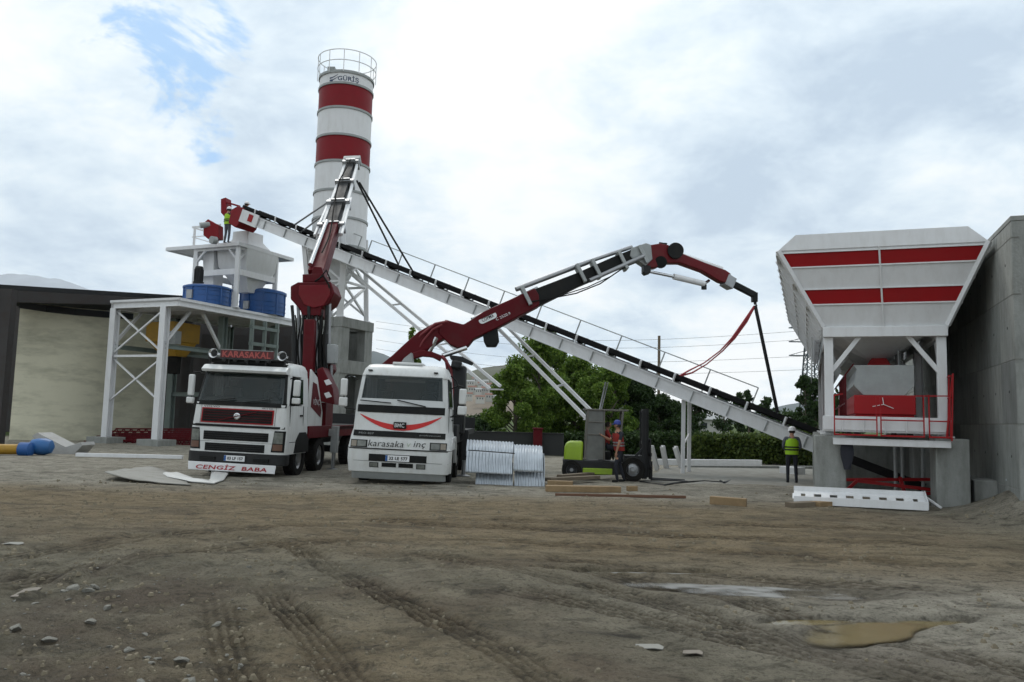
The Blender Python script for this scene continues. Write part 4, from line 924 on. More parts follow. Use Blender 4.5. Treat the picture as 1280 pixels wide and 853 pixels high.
# cab sides
for sg in (-1, 1):
    mb = MB(); x0, x1 = sg*1.225, sg*1.185
    mb.prism([(x0+sg*.022, .42, 1.95), (x0+sg*.022, 1.32, 1.95), (x1+sg*.02, 1.32, 2.62), (x1+sg*.02, .68, 2.62)], (-sg*.03, 0, 0)); mb.build('door_window', glass, t1)
    mb = MB()
    for y in (.36, 1.40): mb.beam((sg*1.262, y, .95), (sg*1.242, y, 1.9), .014, .014)
    mb.beam((sg*1.265, .36, .95), (sg*1.265, 1.4, .95), .014); mb.box(min(sg*1.24, sg*1.275), max(sg*1.24, sg*1.275), 1.14, 1.3, 1.62, 1.67); mb.build('door_handle', black, t1)
    mb = MB(); mb.prism([(sg*1.262, .75, .66), (sg*1.262, .86, 1.0), (sg*1.262, 1.1, 1.2), (sg*1.262, 1.6, 1.2), (sg*1.262, 1.85, 1.0), (sg*1.262, 1.9, .66)], (sg*.03, 0, 0)); mb.build('wheel_arch', black, t1)
mirror(t1, -1.40, .25, 2.32, .15, .55, -1); mirror(t1, 1.38, .35, 2.36, .17, .42, 1)
# air deflector behind the cab with its red panel
for sg in (-1, 1):
    mb = MB(); pf = [(1.9, 1.35), (3.2, 1.35), (3.2, 1.75), (2.5, 2.75), (1.9, 2.95)]
    mb.prism([(sg*1.22, y, z) for y, z in pf], (-sg*.05, 0, 0)); mb.build('side_fairing', whitec, t1, bevel=.015)
    mb = MB(); mb.prism([(sg*1.228, y, z) for y, z in ((2.05, 1.9), (3.0, 1.6), (3.05, 1.8), (2.45, 2.55), (2.1, 2.6))], (-sg*.005, 0, 0)); pn = mb.build('fairing_panel', dred, t1)
    text('VİNÇ', 'lettering', white, pn, (sg*1.232, 2.5, 2.05), (0, sg, 0), (0, 0, 1), height=.26)
# chassis, deck, outriggers, wheels
mb = MB(); mb.box(-.45, -.35, .6, 9.6, .75, 1.0); mb.box(.35, .45, .6, 9.6, .75, 1.0); mb.box(-.35, .35, 1.2, 1.6, .75, .9); mb.box(-1.0, 1.0, .5, 1.9, .64, .72)
for y in (1.45, 3.3, 6.6, 7.95): mb.tube((-1.0, y, .5), (1.0, y, .5), .08)
mb.build('chassis', dark, t1)
mb = MB(); mb.box(-1.25, 1.25, 4.4, 9.7, 1.22, 1.34); mb.box(-1.25, 1.25, 9.64, 9.7, 1.34, 1.7); mb.build('load_bed', dark, t1, bevel=.01)
mb = MB(); mb.box(1.19, 1.25, 1.95, 9.7, 1.02, 1.36); mb.box(-1.25, -1.19, 1.95, 9.7, 1.02, 1.36); mb.box(-1.19, 1.19, 2.0, 4.3, 1.05, 1.34); mb.build('bed_side', dred, t1, bevel=.01)
for y in (1.4, 3.2, 6.6, 7.95):
    for sg in (-1, 1): wheel(t1, sg*1.07, y, .5, .3, sg, front=y < 4)
for sg, x, y in ((1, 1.42, 3.95), (-1, -1.75, 3.6)):
    mb = MB(); mb.beam((sg*.6, y, 1.15), (x, y, 1.15), .22); mb.beam((x, y, .55), (x, y, 1.35), .2 if sg > 0 else .16, .2); lg = mb.build('outrigger', greyp if sg > 0 else dred, t1, bevel=.012)
    mb = MB(); mb.tube((x, y, .04), (x, y, .6), .06); mb.lathe([(0, 0), (.2, 0), (.2, .04), (.07, .07)], (x, y, .02), n=20); mb.build('outrigger_foot', steel, lg)
mb = MB(); mb.prism([(-1.9, 3.5, 1.2), (-1.6, 3.5, 1.2), (-1.6, 3.5, 1.75), (-1.9, 3.5, 1.75)], (0, .02, 0)); wp = mb.build('warning_plate', redb, t1)
mb = MB()
for k in range(3): z = 1.27+.16*k; mb.add([(-1.89, 3.494, z), (-1.61, 3.494, z+.14), (-1.61, 3.494, z+.21), (-1.89, 3.494, z+.07)], [(0, 1, 2, 3)])
mb.build('warning_stripe', white, wp)
# ---- crane on truck 1 (placed in the world, belongs to the truck)
def wp_(px, py, d): return P(px, py, d)
def outline(px, d, t=.6):
    "list of photo points -> front polygon standing at depth d (number or function of px)"
    return [P(x, y, d(x) if callable(d) else d) for x, y in px]
D1 = 24.6
mb = MB(); a = P(392, 505, D1); b = P(389, 398, D1); mb.beam((a.x, D1, 1.2), (a.x, D1, 2.0), 1.0, 1.0); mb.beam((a.x, D1-.75, 1.8), P(388, 400, D1-.75), .32, .3); c1 = mb.build('crane_column', dred, t1, world=True, bevel=.03)
mb = MB(); a = P(398, 500, D1-.5); mb.prism(outline([(396, 462), (403, 459), (416, 486), (418, 506), (400, 502)], D1-1.2), (0, .8, 0)); mb.build('crane_base_arm', dred, t1, world=True, bevel=.02)
mb = MB()
for k in (-1, 1): mb.prism(outline([(405, 484+8*k), (411, 482+8*k), (415, 488+8*k), (408, 490+8*k)], D1-1.22), (0, .01, 0))
mb.build('hazard_stripe', white, t1, world=True)
head = [(363, 358), (372, 353), (413, 352), (418, 366), (412, 378), (402, 385), (400, 395), (378, 395), (374, 386), (363, 374)]
mb = MB(); mb.prism(outline(head, D1-.55), (0, 1.1, 0)); mb.build('knuckle_head', dred, t1, world=True, bevel=.03)
mb = MB(); mb.prism(outline([(374, 357), (411, 356), (413, 368), (405, 382), (392, 385), (380, 381), (373, 368)], D1-.60), (0, .05, 0)); mb.build('head_plate', mat('crane_plate_red', (.15, .006, .012), .45, spec=.2, dirt=.2), t1, world=True, bevel=.015)
mb = MB(); mb.prism(outline([(378, 343), (405, 342), (407, 352), (378, 353)], D1-.4), (0, .8, 0)); mb.prism(outline([(392, 333), (402, 334), (405, 345), (388, 345)], D1-.3), (0, .6, 0)); mb.build('slew_bracket', dred, t1, world=True, bevel=.02)
for x0 in (365, 372.5, 379, 386, 396, 402, 409):
    mb = MB(); xb = x0+(390-x0)*.12
    d_ = D1-.35-.1*(x0 % 3); zz_ = P(x0, 376, d_)
    mb.tube(P(xb, 466, d_), P(xb, 418, d_), .085, n=12); mb.tube(P(xb, 418, d_), P(x0, 382, d_), .05, n=10); mb.build('hydraulic_ram', dark if x0 not in (396, 372.5) else steel, t1, world=True)
mb = MB()
for k in range(9):
    x0 = 369+k*4.6; pts = [P(x0+2*math.sin(k+q), 394+q*11, D1-.55-.03*(k % 3)) for q in range(8)]; mb.path(pts, .022, 6)
mb.path([P(394, 352, D1-.5), P(404, 345, D1-.7), P(411, 356, D1-.6), P(412, 372, D1-.5)], .03, 6); mb.path([P(398, 350, D1-.5), P(408, 338, D1-.7), P(413, 350, D1-.6)], .025, 6)
mb.build('hose_bundle', rubber, t1, world=True)
mb = MB(); mb.prism(outline([(363, 465), (370, 438), (410, 436), (414, 462), (402, 478), (374, 478)], D1-.2), (0, .8, 0)); mb.build('column_foot', dred, t1, world=True, bevel=.03)
mb = MB(); a = P(414, 456, D1-.2); mb.box(a.x-.18, a.x+.18, D1-.5, D1-.1, P(414, 456, D1).z, P(414, 432, D1).z); mb.build('oil_tank', greyp, t1, world=True, bevel=.03)
mb = MB(); mb.tube(P(411, 430, D1-.3), P(412, 352, D1-.3), .06); mb.tube(P(414, 500, D1-.3), P(414, 457, D1-.3), .05); mb.build('pressure_pipe', steel, t1, world=True)
# telescopic boom rising away from the viewer
b0, b1 = P(396, 345, D1), P(440, 203, 31.5)
secs = [(0, .36, .40, dred, .42), (.34, .56, .30, dark, 0), (.50, .76, .26, dark, 0), (.70, 1.0, .22, dark, 0)]
for i, (t0, tt1, s_, m_, _) in enumerate(secs):
    mb = MB(); mb.beam(b0.lerp(b1, t0), b0.lerp(b1, tt1), s_*1.25, s_*1.1, up=(0, -1, .2)); bs = mb.build('boom_section', m_, t1, world=True, bevel=.015)
    if i: tag(bs, label='dark inner boom section')
bd, bs_, bu = ax(b1-b0, (0, -1, .2))
mb = MB()
for k in (-1, 1):
    mb.beam(b0.lerp(b1, .30)+bs_*k*.36, b0.lerp(b1, .99)+bs_*k*.24, .10, .14); mb.beam(b0.lerp(b1, .28)+bs_*k*.46+bu*.1, b0.lerp(b1, .62)+bs_*k*.38, .08, .1)
mb.build('extension_ram', white, t1, world=True, bevel=.01)
mb = MB(); mb.tube(b0.lerp(b1, .02)-bs_*.18+bu*.3, b0.lerp(b1, .36)-bs_*.12+bu*.26, .075); mb.build('lift_ram', chrome, t1, world=True)
for t_, w_ in ((.36, .95), (.56, .85), (.76, .72), (.97, .66)): c_ = b0.lerp(b1, t_); mb = MB(); mb.ob(c_, bs_*w_/2, bd*.09, bu*.2); mb.ob(c_+bu*.22, bs_*w_*.3, bd*.05, bu*.04); mb.build('boom_collar', steel, t1, world=True, bevel=.015)
mb = MB(); c_ = b1; mb.ob(c_+bd*.1, bs_*.34, bd*.16, bu*.18); mb.tube(c_-bs_*.36, c_+bs_*.36, .14); mb.build('boom_head', greyp, t1, world=True, bevel=.02)
mb = MB(); mb.path([b0.lerp(b1, t_)+bu*(.3+.03*math.sin(t_*20))+bs_*.12*math.sin(t_*7) for t_ in np.linspace(.1, .95, 20)], .025, 6); mb.build('boom_hose', rubber, t1, world=True)
# slings from the boom to the conveyor
for i, (q0, q1, q2) in enumerate((((446, 226, 31.3), (498, 331, 34.6), 1), ((449, 228, 31.3), (517, 341, 33.4), 2), ((432, 238, 31.6), (361, 286, 36.6), 3), ((431, 248, 31.4), (373, 293, 35.6), 4))):
    mb = MB(); mb.tube(P(*q0), P(*q1), .04, n=8); o_ = mb.build('lifting_sling', dark if i < 2 else steel, None, world=True)
    tag(o_, ['dark sling right of the raised boom, left one of its pair', 'dark sling right of the raised boom, right one of its pair', 'thin grey sling left of the raised boom, the upper of the pair', 'thin grey sling left of the raised boom, the lower of the pair'][i], 'sling', 'slings between the raised boom and the conveyor')

# ---- second truck, its crane reaching out to the right
p_ = P(502, 570, 19.4); t2 = thing('crane_truck', (p_.x-.11, 19.4, gz(p_.x, 19.6)-.02), 'white crane truck with a red smile stripe and jointed boom reaching to the right', 'truck', group='crane trucks', tilt=R(1.2), rz=-R(1))
K = Cab([(.3, .06, 1.22), (.6, .0, 1.25), (.87, .0, 1.25), (1.18, .03, 1.2), (1.34, .06, 1.16), (1.9, .10, 1.14), (2.68, .26, 1.06), (2.82, .34, 1.02), (2.93, .5, .95), (2.96, .7, .85)], 1.75, .14)
open_cab(t2, (.88, 1.18, 1.34, 1.6, 1.9), None, (2.64, 2.68, 2.82, 2.93, 2.96), 1.0)
mb = MB(); mb.loft([[(x, y, z) for x, y, _ in K.ring(max(z, .3))[:21]]+[(1.22, .75, z), (-1.22, .75, z)] for z in (.3, .45, .6, .86)]); bp_ = mb.build('bumper', whitec, t2, bevel=.015)
mb = MB(); mb.loft([[(x*.94, y+.05+o_, z) for x, y, _ in K.ring(.4)[:21]]+[(1.12, .5, z), (-1.12, .5, z)] for z, o_ in ((.13, .1), (.3, 0))]); mb.build('bumper_skirt', greyp, t2)
mb = MB(); K.panel(mb, -1.0, 1.0, 2.08, 2.66, .012, th=.012, xt0=-.95, xt1=.95, nx=20); mb.build('windscreen', scr, t2)
mb = MB(); K.panel(mb, -1.03, 1.03, 1.92, 2.08, .011, nx=16, nz=1); mb.build('screen_base', mat('pale_dashboard', (.50, .52, .52), .4), t2)
mb = MB(); K.panel(mb, -1.07, 1.07, 1.74, 1.92, .014, nx=16, nz=2); K.panel(mb, -1.12, 1.12, 1.16, 1.30, .02, nx=16, nz=2); mb.build('black_trim', black, t2)
mb = MB(); mb.beam((-1.0, .06, 2.02), (-.25, .06, 1.98), .03, .025); mb.beam((-.1, .06, 2.06), (.6, .08, 1.93), .03, .025); mb.build('wiper', black, t2)
mb = MB(); sm = mb; n_ = 20; up_, dn_ = [], []
for i in range(n_+1):
    x = -1.0+2.0*i/n_; q = 1-(x/1.0)**2; zc_ = 1.71-.30*q; th_ = .012+.13*q**.8
    up_.append((x, K.yf(x, zc_)-.012, zc_+th_/2-.02)); dn_.append((x, K.yf(x, zc_)-.012, zc_-th_/2-.02))
mb.add(up_+dn_, [(i, i+1, n_+1+i+1, n_+1+i) for i in range(n_)]); tag(mb.build('smile_stripe', mat('stripe_red', (.55, .02, .02), .35), t2), label='curved red stripe')
mb = MB(); mb.box(-.15, .16, .01, .05, 1.37, 1.53); lb = mb.build('maker_badge', black, t2, bevel=.01)
text('BMC', 'lettering', chrome, lb, (0, .005, 1.45), (1, 0, 0), (0, 0, 1), width=.24, height=.1, bold=.02)
text('PRO 827', 'lettering', greyp, t2, (-.8, K.yf(-.8, 1.23)-.03, 1.23), (1, 0, 0), (0, 0, 1), width=.36, height=.045); text('professional', 'lettering', greyp, t2, (.75, K.yf(.75, 1.23)-.03, 1.23), (1, 0, 0), (0, 0, 1), width=.5, height=.045)
text('karasaka', 'lettering', black, t2, (-.30, -.03, 1.00), (1, 0, 0), (0, 0, 1), width=.86, height=.15, shear=.2); text('v', 'lettering', mat('faded_green_lettering', (.36, .42, .34), .5), t2, (.26, -.03, .985), (1, 0, 0), (0, 0, 1), height=.1, shear=.2); text('inç', 'lettering', black, t2, (.52, -.03, 1.0), (1, 0, 0), (0, 0, 1), width=.3, height=.17, shear=.2)
for sg in (-1, 1):
    a_, b_ = sorted((sg*.76, sg*1.17)); mb = MB(); K.panel(mb, a_, b_, .89, 1.07, .014, nx=8); hl = mb.build('headlight', black, t2)
    a_, b_ = sorted((sg*.79, sg*1.0)); mb = MB(); K.panel(mb, a_, b_, .91, 1.05, .02, nx=6); mb.build('headlight_lens', lens, hl)
    a_, b_ = sorted((sg*1.02, sg*1.15)); mb = MB(); K.panel(mb, a_, b_, .91, 1.05, .02, nx=4); mb.build('indicator_lens', mat('smoked_lens', (.22, .19, .15), .1), hl)
    a_, b_ = sorted((sg*.46, sg*.68)); mb = MB(); K.panel(mb, a_, b_, .42, .54, .012, nx=3, nz=1); fl = mb.build('fog_lamp', black, t2)
    a_, b_ = sorted((sg*.48, sg*.66)); mb = MB(); K.panel(mb, a_, b_, .435, .525, .018, nx=3, nz=1); mb.build('lamp_glass', lens, fl)
mb = MB(); K.panel(mb, -.7, .7, .57, .74, .012, nx=8, nz=2); K.panel(mb, -.38, -.03, .44, .54, .012, nx=3, nz=1); K.panel(mb, .03, .38, .44, .54, .012, nx=3, nz=1); mb.build('bumper_intake', black, t2)
plate_txt(t2, 0, -.04, .655, '32 LE 577', .54, .11)
mb = MB(); K.panel(mb, -1.2, 1.2, .855, .875, .02, nx=16, nz=1); K.panel(mb, -1.22, 1.22, .565, .572, .004, nx=16, nz=1); mb.build('body_seam', black, t2)
mb = MB(); mb.box(-.35, .4, .55, 1.2, 2.95, 3.02); mb.build('roof_hatch', whitec, t2, bevel=.02)
mb = MB()
for x in (-.85, .78): mb.box(x-.05, x+.05, .28, .34, 2.76, 2.79)
mb.build('marker_lamp', black, t2)
for sg in (-1, 1):
    mb = MB(); mb.prism([(sg*1.155, .40, 1.95), (sg*1.155, 1.3, 1.95), (sg*1.09, 1.3, 2.6), (sg*1.09, .6, 2.6)], (-sg*.02, 0, 0)); mb.build('door_window', glass, t2)
    mb = MB(); mb.beam((sg*1.165, .38, 1.2), (sg*1.15, .38, 1.9), .014); mb.beam((sg*1.165, 1.4, 1.2), (sg*1.15, 1.4, 1.9), .014); mb.box(min(sg*1.14, sg*1.18), max(sg*1.14, sg*1.18), 1.15, 1.3, 1.6, 1.64); mb.build('door_handle', black, t2)
    mb = MB(); ps = [(.6, .3), (.62, .9), (.8, 1.18), (1.8, 1.2), (2.05, .95), (2.1, .5), (1.9, .5), (1.85, .9), (1.65, 1.08), (1.0, 1.08), (.82, .85), (.78, .3)]
    mb.prism([(sg*1.245, y, z) for y, z in ps], (-sg*.2, 0, 0)); mb.build('mudguard', whitec, t2, bevel=.01)
mirror(t2, -1.45, .2, 2.32, .16, .42, -1, .2); mirror(t2, 1.48, .25, 2.22, .18, .38, 1, .2)
mb = MB(); mb.path([(-1.42, .2, 2.52), (-1.4, .22, 2.62), (-1.3, .25, 2.6)], .02); mb.path([(1.15, .3, 2.72), (1.3, .3, 2.6), (1.42, .27, 2.3), (1.32, .3, 1.8), (1.2, .35, 1.7)], .015); mb.build('mirror_hoop', black, t2)
mb = MB(); mb.box(-.45, -.35, .6, 9.4, .75, 1.0); mb.box(.35, .45, .6, 9.4, .75, 1.0)
for y in (1.35, 3.1, 6.6, 7.9): mb.tube((-1.0, y, .5), (1.0, y, .5), .08)
mb.build('chassis', dark, t2)
mb = MB(); mb.box(-1.2, 1.22, 2.2, 4.2, 1.0, 1.5); mb.build('tool_chest', dark, t2, bevel=.02)
mb = MB(); mb.box(-1.25, 1.25, 4.3, 9.5, 1.15, 1.32); mb.box(-1.25, 1.25, 9.44, 9.5, 1.32, 1.7); mb.build('load_bed', dark, t2, bevel=.01)
for y in (1.35, 3.1, 6.6, 7.9):
    for sg in (-1, 1): wheel(t2, sg*1.04, y, .5, .3, sg, front=y < 4)
mb = MB(); mb.beam((-1.3, 3.6, 1.15), (1.3, 3.6, 1.15), .22)
for x in (-1.35, 1.35): mb.beam((x, 3.6, .5), (x, 3.6, 1.35), .18)
og = mb.build('outrigger', dark, t2, bevel=.01)
mb = MB()
for x in (-1.35, 1.35): mb.tube((x, 3.6, .03), (x, 3.6, .55), .06); mb.lathe([(0, 0), (.2, 0), (.2, .04), (.07, .07)], (x, 3.6, .02), n=20)
mb.build('outrigger_foot', steel, og)
# vertical stack of controls and exhaust seen right of the cab
mb = MB(); a = P(571, 520, 22.6); mb.box(a.x-.28, a.x+.22, 22.4, 23.1, 1.2, P(571, 458, 22.6).z); mb.tube((a.x-.05, 22.3, P(571, 462, 22.6).z), (a.x-.02, 22.3, P(571, 452, 22.6).z), .15); mb.build('control_stand', dark, t2, world=True, bevel=.05)
dep = lambda x: 22.6+(x-490)/455*4.1
# inner arm: two arcs
def band(up, lo, d, th, name, m_, bev=.03):
    mb = MB(); N = len(up); fr = [P(x, y, d(x) if callable(d) else d) for x, y in up]+[P(x, y, d(x) if callable(d) else d) for x, y in lo[::-1]]
    mb.prism([p+V((0, -th/2, 0)) for p in fr], (0, th, 0)); return mb.build(name, m_, t2, world=True, bevel=bev)
mb = MB(); a = P(500, 520, 22.6); mb.beam((a.x, 22.7, 1.2), (a.x+.1, 22.7, P(500, 455, 22.6).z), .8, .8); mb.build('crane_column', dred, t2, world=True, bevel=.04)
band([(476, 458), (492, 445), (507, 431), (524, 416), (540, 407), (556, 403), (566, 404)], [(486, 464), (503, 455), (520, 446), (536, 438), (548, 429), (556, 424), (562, 422)], dep, .5, 'inner_arm', dred)
band([(500, 453), (512, 443), (526, 438), (540, 440), (553, 445)], [(508, 456), (518, 449), (528, 446), (540, 447), (550, 452)], lambda x: dep(x)-.3, .25, 'hose_guard', dred, .02)
mb = MB(); mb.tube(P(535, 442, 22.9), P(545, 422, 22.9), .085); mb.tube(P(553, 445, 22.9), P(583, 435, 23.1), .07); mb.build('luffing_ram', chrome, t2, world=True)
mb = MB(); mb.path([P(x, y, 22.5) for x, y in ((552, 445), (558, 452), (561, 470), (560, 490), (557, 512))], .05, 8); mb.path([P(x, y, 22.4) for x, y in ((556, 448), (564, 462), (566, 490), (563, 515))], .035, 8); mb.path([P(x, y, 22.7) for x, y in ((520, 441), (530, 425), (541, 412), (553, 406))], .035, 8); mb.path([P(x, y, 22.7) for x, y in ((505, 445), (512, 436), (526, 419), (544, 405), (560, 402))], .04, 8); mb.build('hydraulic_hose', mat('red_hose', (.16, .015, .02), .5), t2, world=True)
mb = MB(); mb.prism(outline([(562, 444), (578, 446), (591, 453), (589, 456), (575, 451), (563, 449)], 22.6), (0, .5, 0)); mb.build('rear_fender', dark, t2, world=True)
mb = MB(); mb.prism(outline([(498, 458), (505, 448), (514, 441), (516, 458)], 21.6), (0, .4, 0)); mb.build('light_guard', greyp, t2, world=True)
band([(550, 407), (558, 401), (568, 404), (580, 407), (590, 401), (605, 391), (640, 375), (668, 362), (673, 370), (674, 381)], [(549, 418), (556, 425), (563, 432), (573, 436), (585, 434), (592, 425), (603, 420), (622, 411), (650, 396), (673, 384)], dep, .55, 'main_boom', dred)
band([(606, 418), (622, 410), (624, 427), (620, 434), (610, 434)], [(603, 419), (604, 421), (605, 428), (607, 432), (608, 434)], dep, .4, 'winch_motor', black)
band([(668, 363), (720, 343), (765, 323), (800, 309)], [(672, 384), (722, 359), (768, 339), (803, 325)], dep, .42, 'boom_section', black, .015)
mb = MB()
for (x0, y0), (x1, y1), r_, o_ in (((590, 400), (672, 361), .07, -.05), ((645, 362), (735, 328), .075, .1), ((722, 332), (790, 309), .06, .1), ((737, 351), (805, 320), .07, -.32)):
    mb.tube(P(x0, y0, dep(x0)+o_), P(x1, y1, dep(x1)+o_), r_)
mb.build('extension_ram', steel, t2, world=True)
for x, y in ((655, 366), (723, 338), (742, 332), (775, 322), (800, 315)):
    a = P(x, y, dep(x)); bd2 = (P(805, 316, dep(805))-P(672, 374, dep(672))).normalized(); bn = V((-bd2.z, 0, bd2.x)); mb = MB(); mb.ob(a-bn*.15, bd2*.06, V((0, .32, 0)), bn*.33)
    mb.build('boom_collar', greyp, t2, world=True, bevel=.015)
mb = MB(); mb.path([P(x, y, dep(x)-.3) for x, y in ((660, 378), (690, 373), (720, 367), (750, 355), (775, 338), (792, 328))], .022, 6); mb.path([P(x, y, dep(x)-.3) for x, y in ((700, 370), (735, 359), (765, 345), (786, 330))], .018, 6); mb.build('boom_hose', rubber, t2, world=True)
# logo plate on the boom
mb = MB(); u2 = (P(622, 394, 1)-P(600, 405, 1)); c_ = P(610, 399, dep(610)-0); sd_ = P(620, 394.4, dep(620))-P(600, 403.6, dep(600)); L_ = sd_.length; sd_.normalize(); un = V((-sd_.z, 0, sd_.x)).normalized(); c_ = c_+V((0, -.275-.012, 0))
pts = [c_+sd_*(.2*s_+.10*math.cos(a))+un*.10*math.sin(a) for s_, a in [(1, t_) for t_ in np.linspace(-math.pi/2, math.pi/2, 8)]+[(-1, t_) for t_ in np.linspace(math.pi/2, 3*math.pi/2, 8)]]
mb.prism(pts, (0, .02, 0)); lp = mb.build('maker_plate', white, t2, world=True)
inv = t2.matrix_basis.inverted()
text('COPMA', 'lettering', black, lp, inv @ (c_+V((0, -.008, 0))), inv.to_3x3() @ sd_, inv.to_3x3() @ un, width=.40, height=.11, bold=.01)
text('C 2520.9', 'lettering', white, t2, inv @ (P(629, 397, dep(629))+V((0, -.285, 0))), inv.to_3x3() @ sd_, inv.to_3x3() @ un, width=.5, height=.08)
# jib beyond the elbow
band([(788, 312), (806, 306), (812, 308), (814, 326), (806, 334)], [(786, 322), (790, 326), (796, 328), (802, 332), (805, 334)], dep, .5, 'elbow_bracket', greyp, .02)
band([(804, 316), (812, 308), (824, 306), (834, 308), (850, 318), (880, 330), (905, 339), (911, 343)], [(804, 330), (808, 337), (818, 336), (831, 330), (848, 330), (876, 340), (898, 353), (909, 356)], dep, .42, 'jib', mat('jib_red', (.12, .006, .010), .45, spec=.2, dirt=.3))
mb = MB(); c_ = P(842, 316, dep(842)); mb.tube(c_+V((0, -.35, 0)), c_+V((0, .25, 0)), .26, n=24); mb.tube(P(826, 328, dep(826)-.3), P(826, 328, dep(826)+.3), .2, n=20); mb.build('hose_reel', black, t2, world=True)
mb = MB(); mb.path([P(x, y, dep(x)) for x, y in ((824, 312), (825, 304), (833, 305), (831, 311))], .04, 8); mb.build('hook_bracket', dark, t2, world=True)
mb = MB(); mb.tube(P(852, 320, dep(852)-.1), P(902, 337, dep(902)-.1), .10); mb.tube(P(842, 346, dep(842)-.15), P(880, 355, dep(880)-.15), .10); mb.build('jib_cylinder', white, t2, world=True)
mb = MB(); mb.tube(P(808, 339, dep(808)-.15), P(842, 346, dep(842)-.15), .05); mb.tube(P(880, 355, dep(880)-.15), P(886, 351, dep(886)), .05); mb.build('cylinder_rod', chrome, t2, world=True)
mb = MB(); mb.prism([p+V((0, -.2, 0)) for p in outline([(803, 332), (812, 334), (812, 342), (806, 344), (803, 341)], 25.4)], (0, .4, 0)); mb.tube(P(880, 356, 26), P(880, 362, 26), .09); mb.build('link_plate', dark, t2, world=True)
mb = MB(); mb.beam(P(905, 350, 26.3), P(915, 356, 26.4), .36, .4); mb.tube(P(911, 342, 26.35), P(913, 352, 26.35), .06); mb.build('jib_collar', steel, t2, world=True, bevel=.02)
mb = MB(); mb.beam(P(914, 354, 26.4), P(943, 369, 26.7), .17, .19); mb.ob(P(943, 372, 26.7), (.09, 0, 0), (0, .1, 0), (0, 0, .16)); mb.build('jib_extension', black, t2, world=True, bevel=.01)
mb = MB(); mb.tube(P(944, 374, 26.7), P(944, 381, 26.7), .05); mb.path([P(x, y, 26.7) for x, y in ((944, 380), (946, 382), (945, 385), (942, 384))], .025, 6); mb.build('crane_hook', dark, t2, world=True)
mb = MB(); mb.tube(P(944, 382, 26.7), P(972, 516, 26.9), .06, n=10); tag(mb.build('lifting_strap', dark, None, world=True), 'thick dark strap hanging from the hook straight down to the lower conveyor', 'strap')
mb = MB()
for k, o_ in ((0, 0), (1.6, .06)):
    pts = [(943, 383), (930, 402), (915, 423), (900, 439), (880, 454+k), (862, 463+2*k), (848, 471)]
    pp = [P(x+k*2.0*(1 if 0 < i < 6 else 0), y, 26.7+(943-x)/95*1.3) for i, (x, y) in enumerate(pts)]
    mb.path(pp, [.04, .04, .035, .024, .022, .03, .035], 6)
tag(mb.build('lifting_strap', mat('red_strap', (.38, .05, .06), .7), None, world=True), 'slack red strap curving from the hook to the conveyor belt', 'strap')
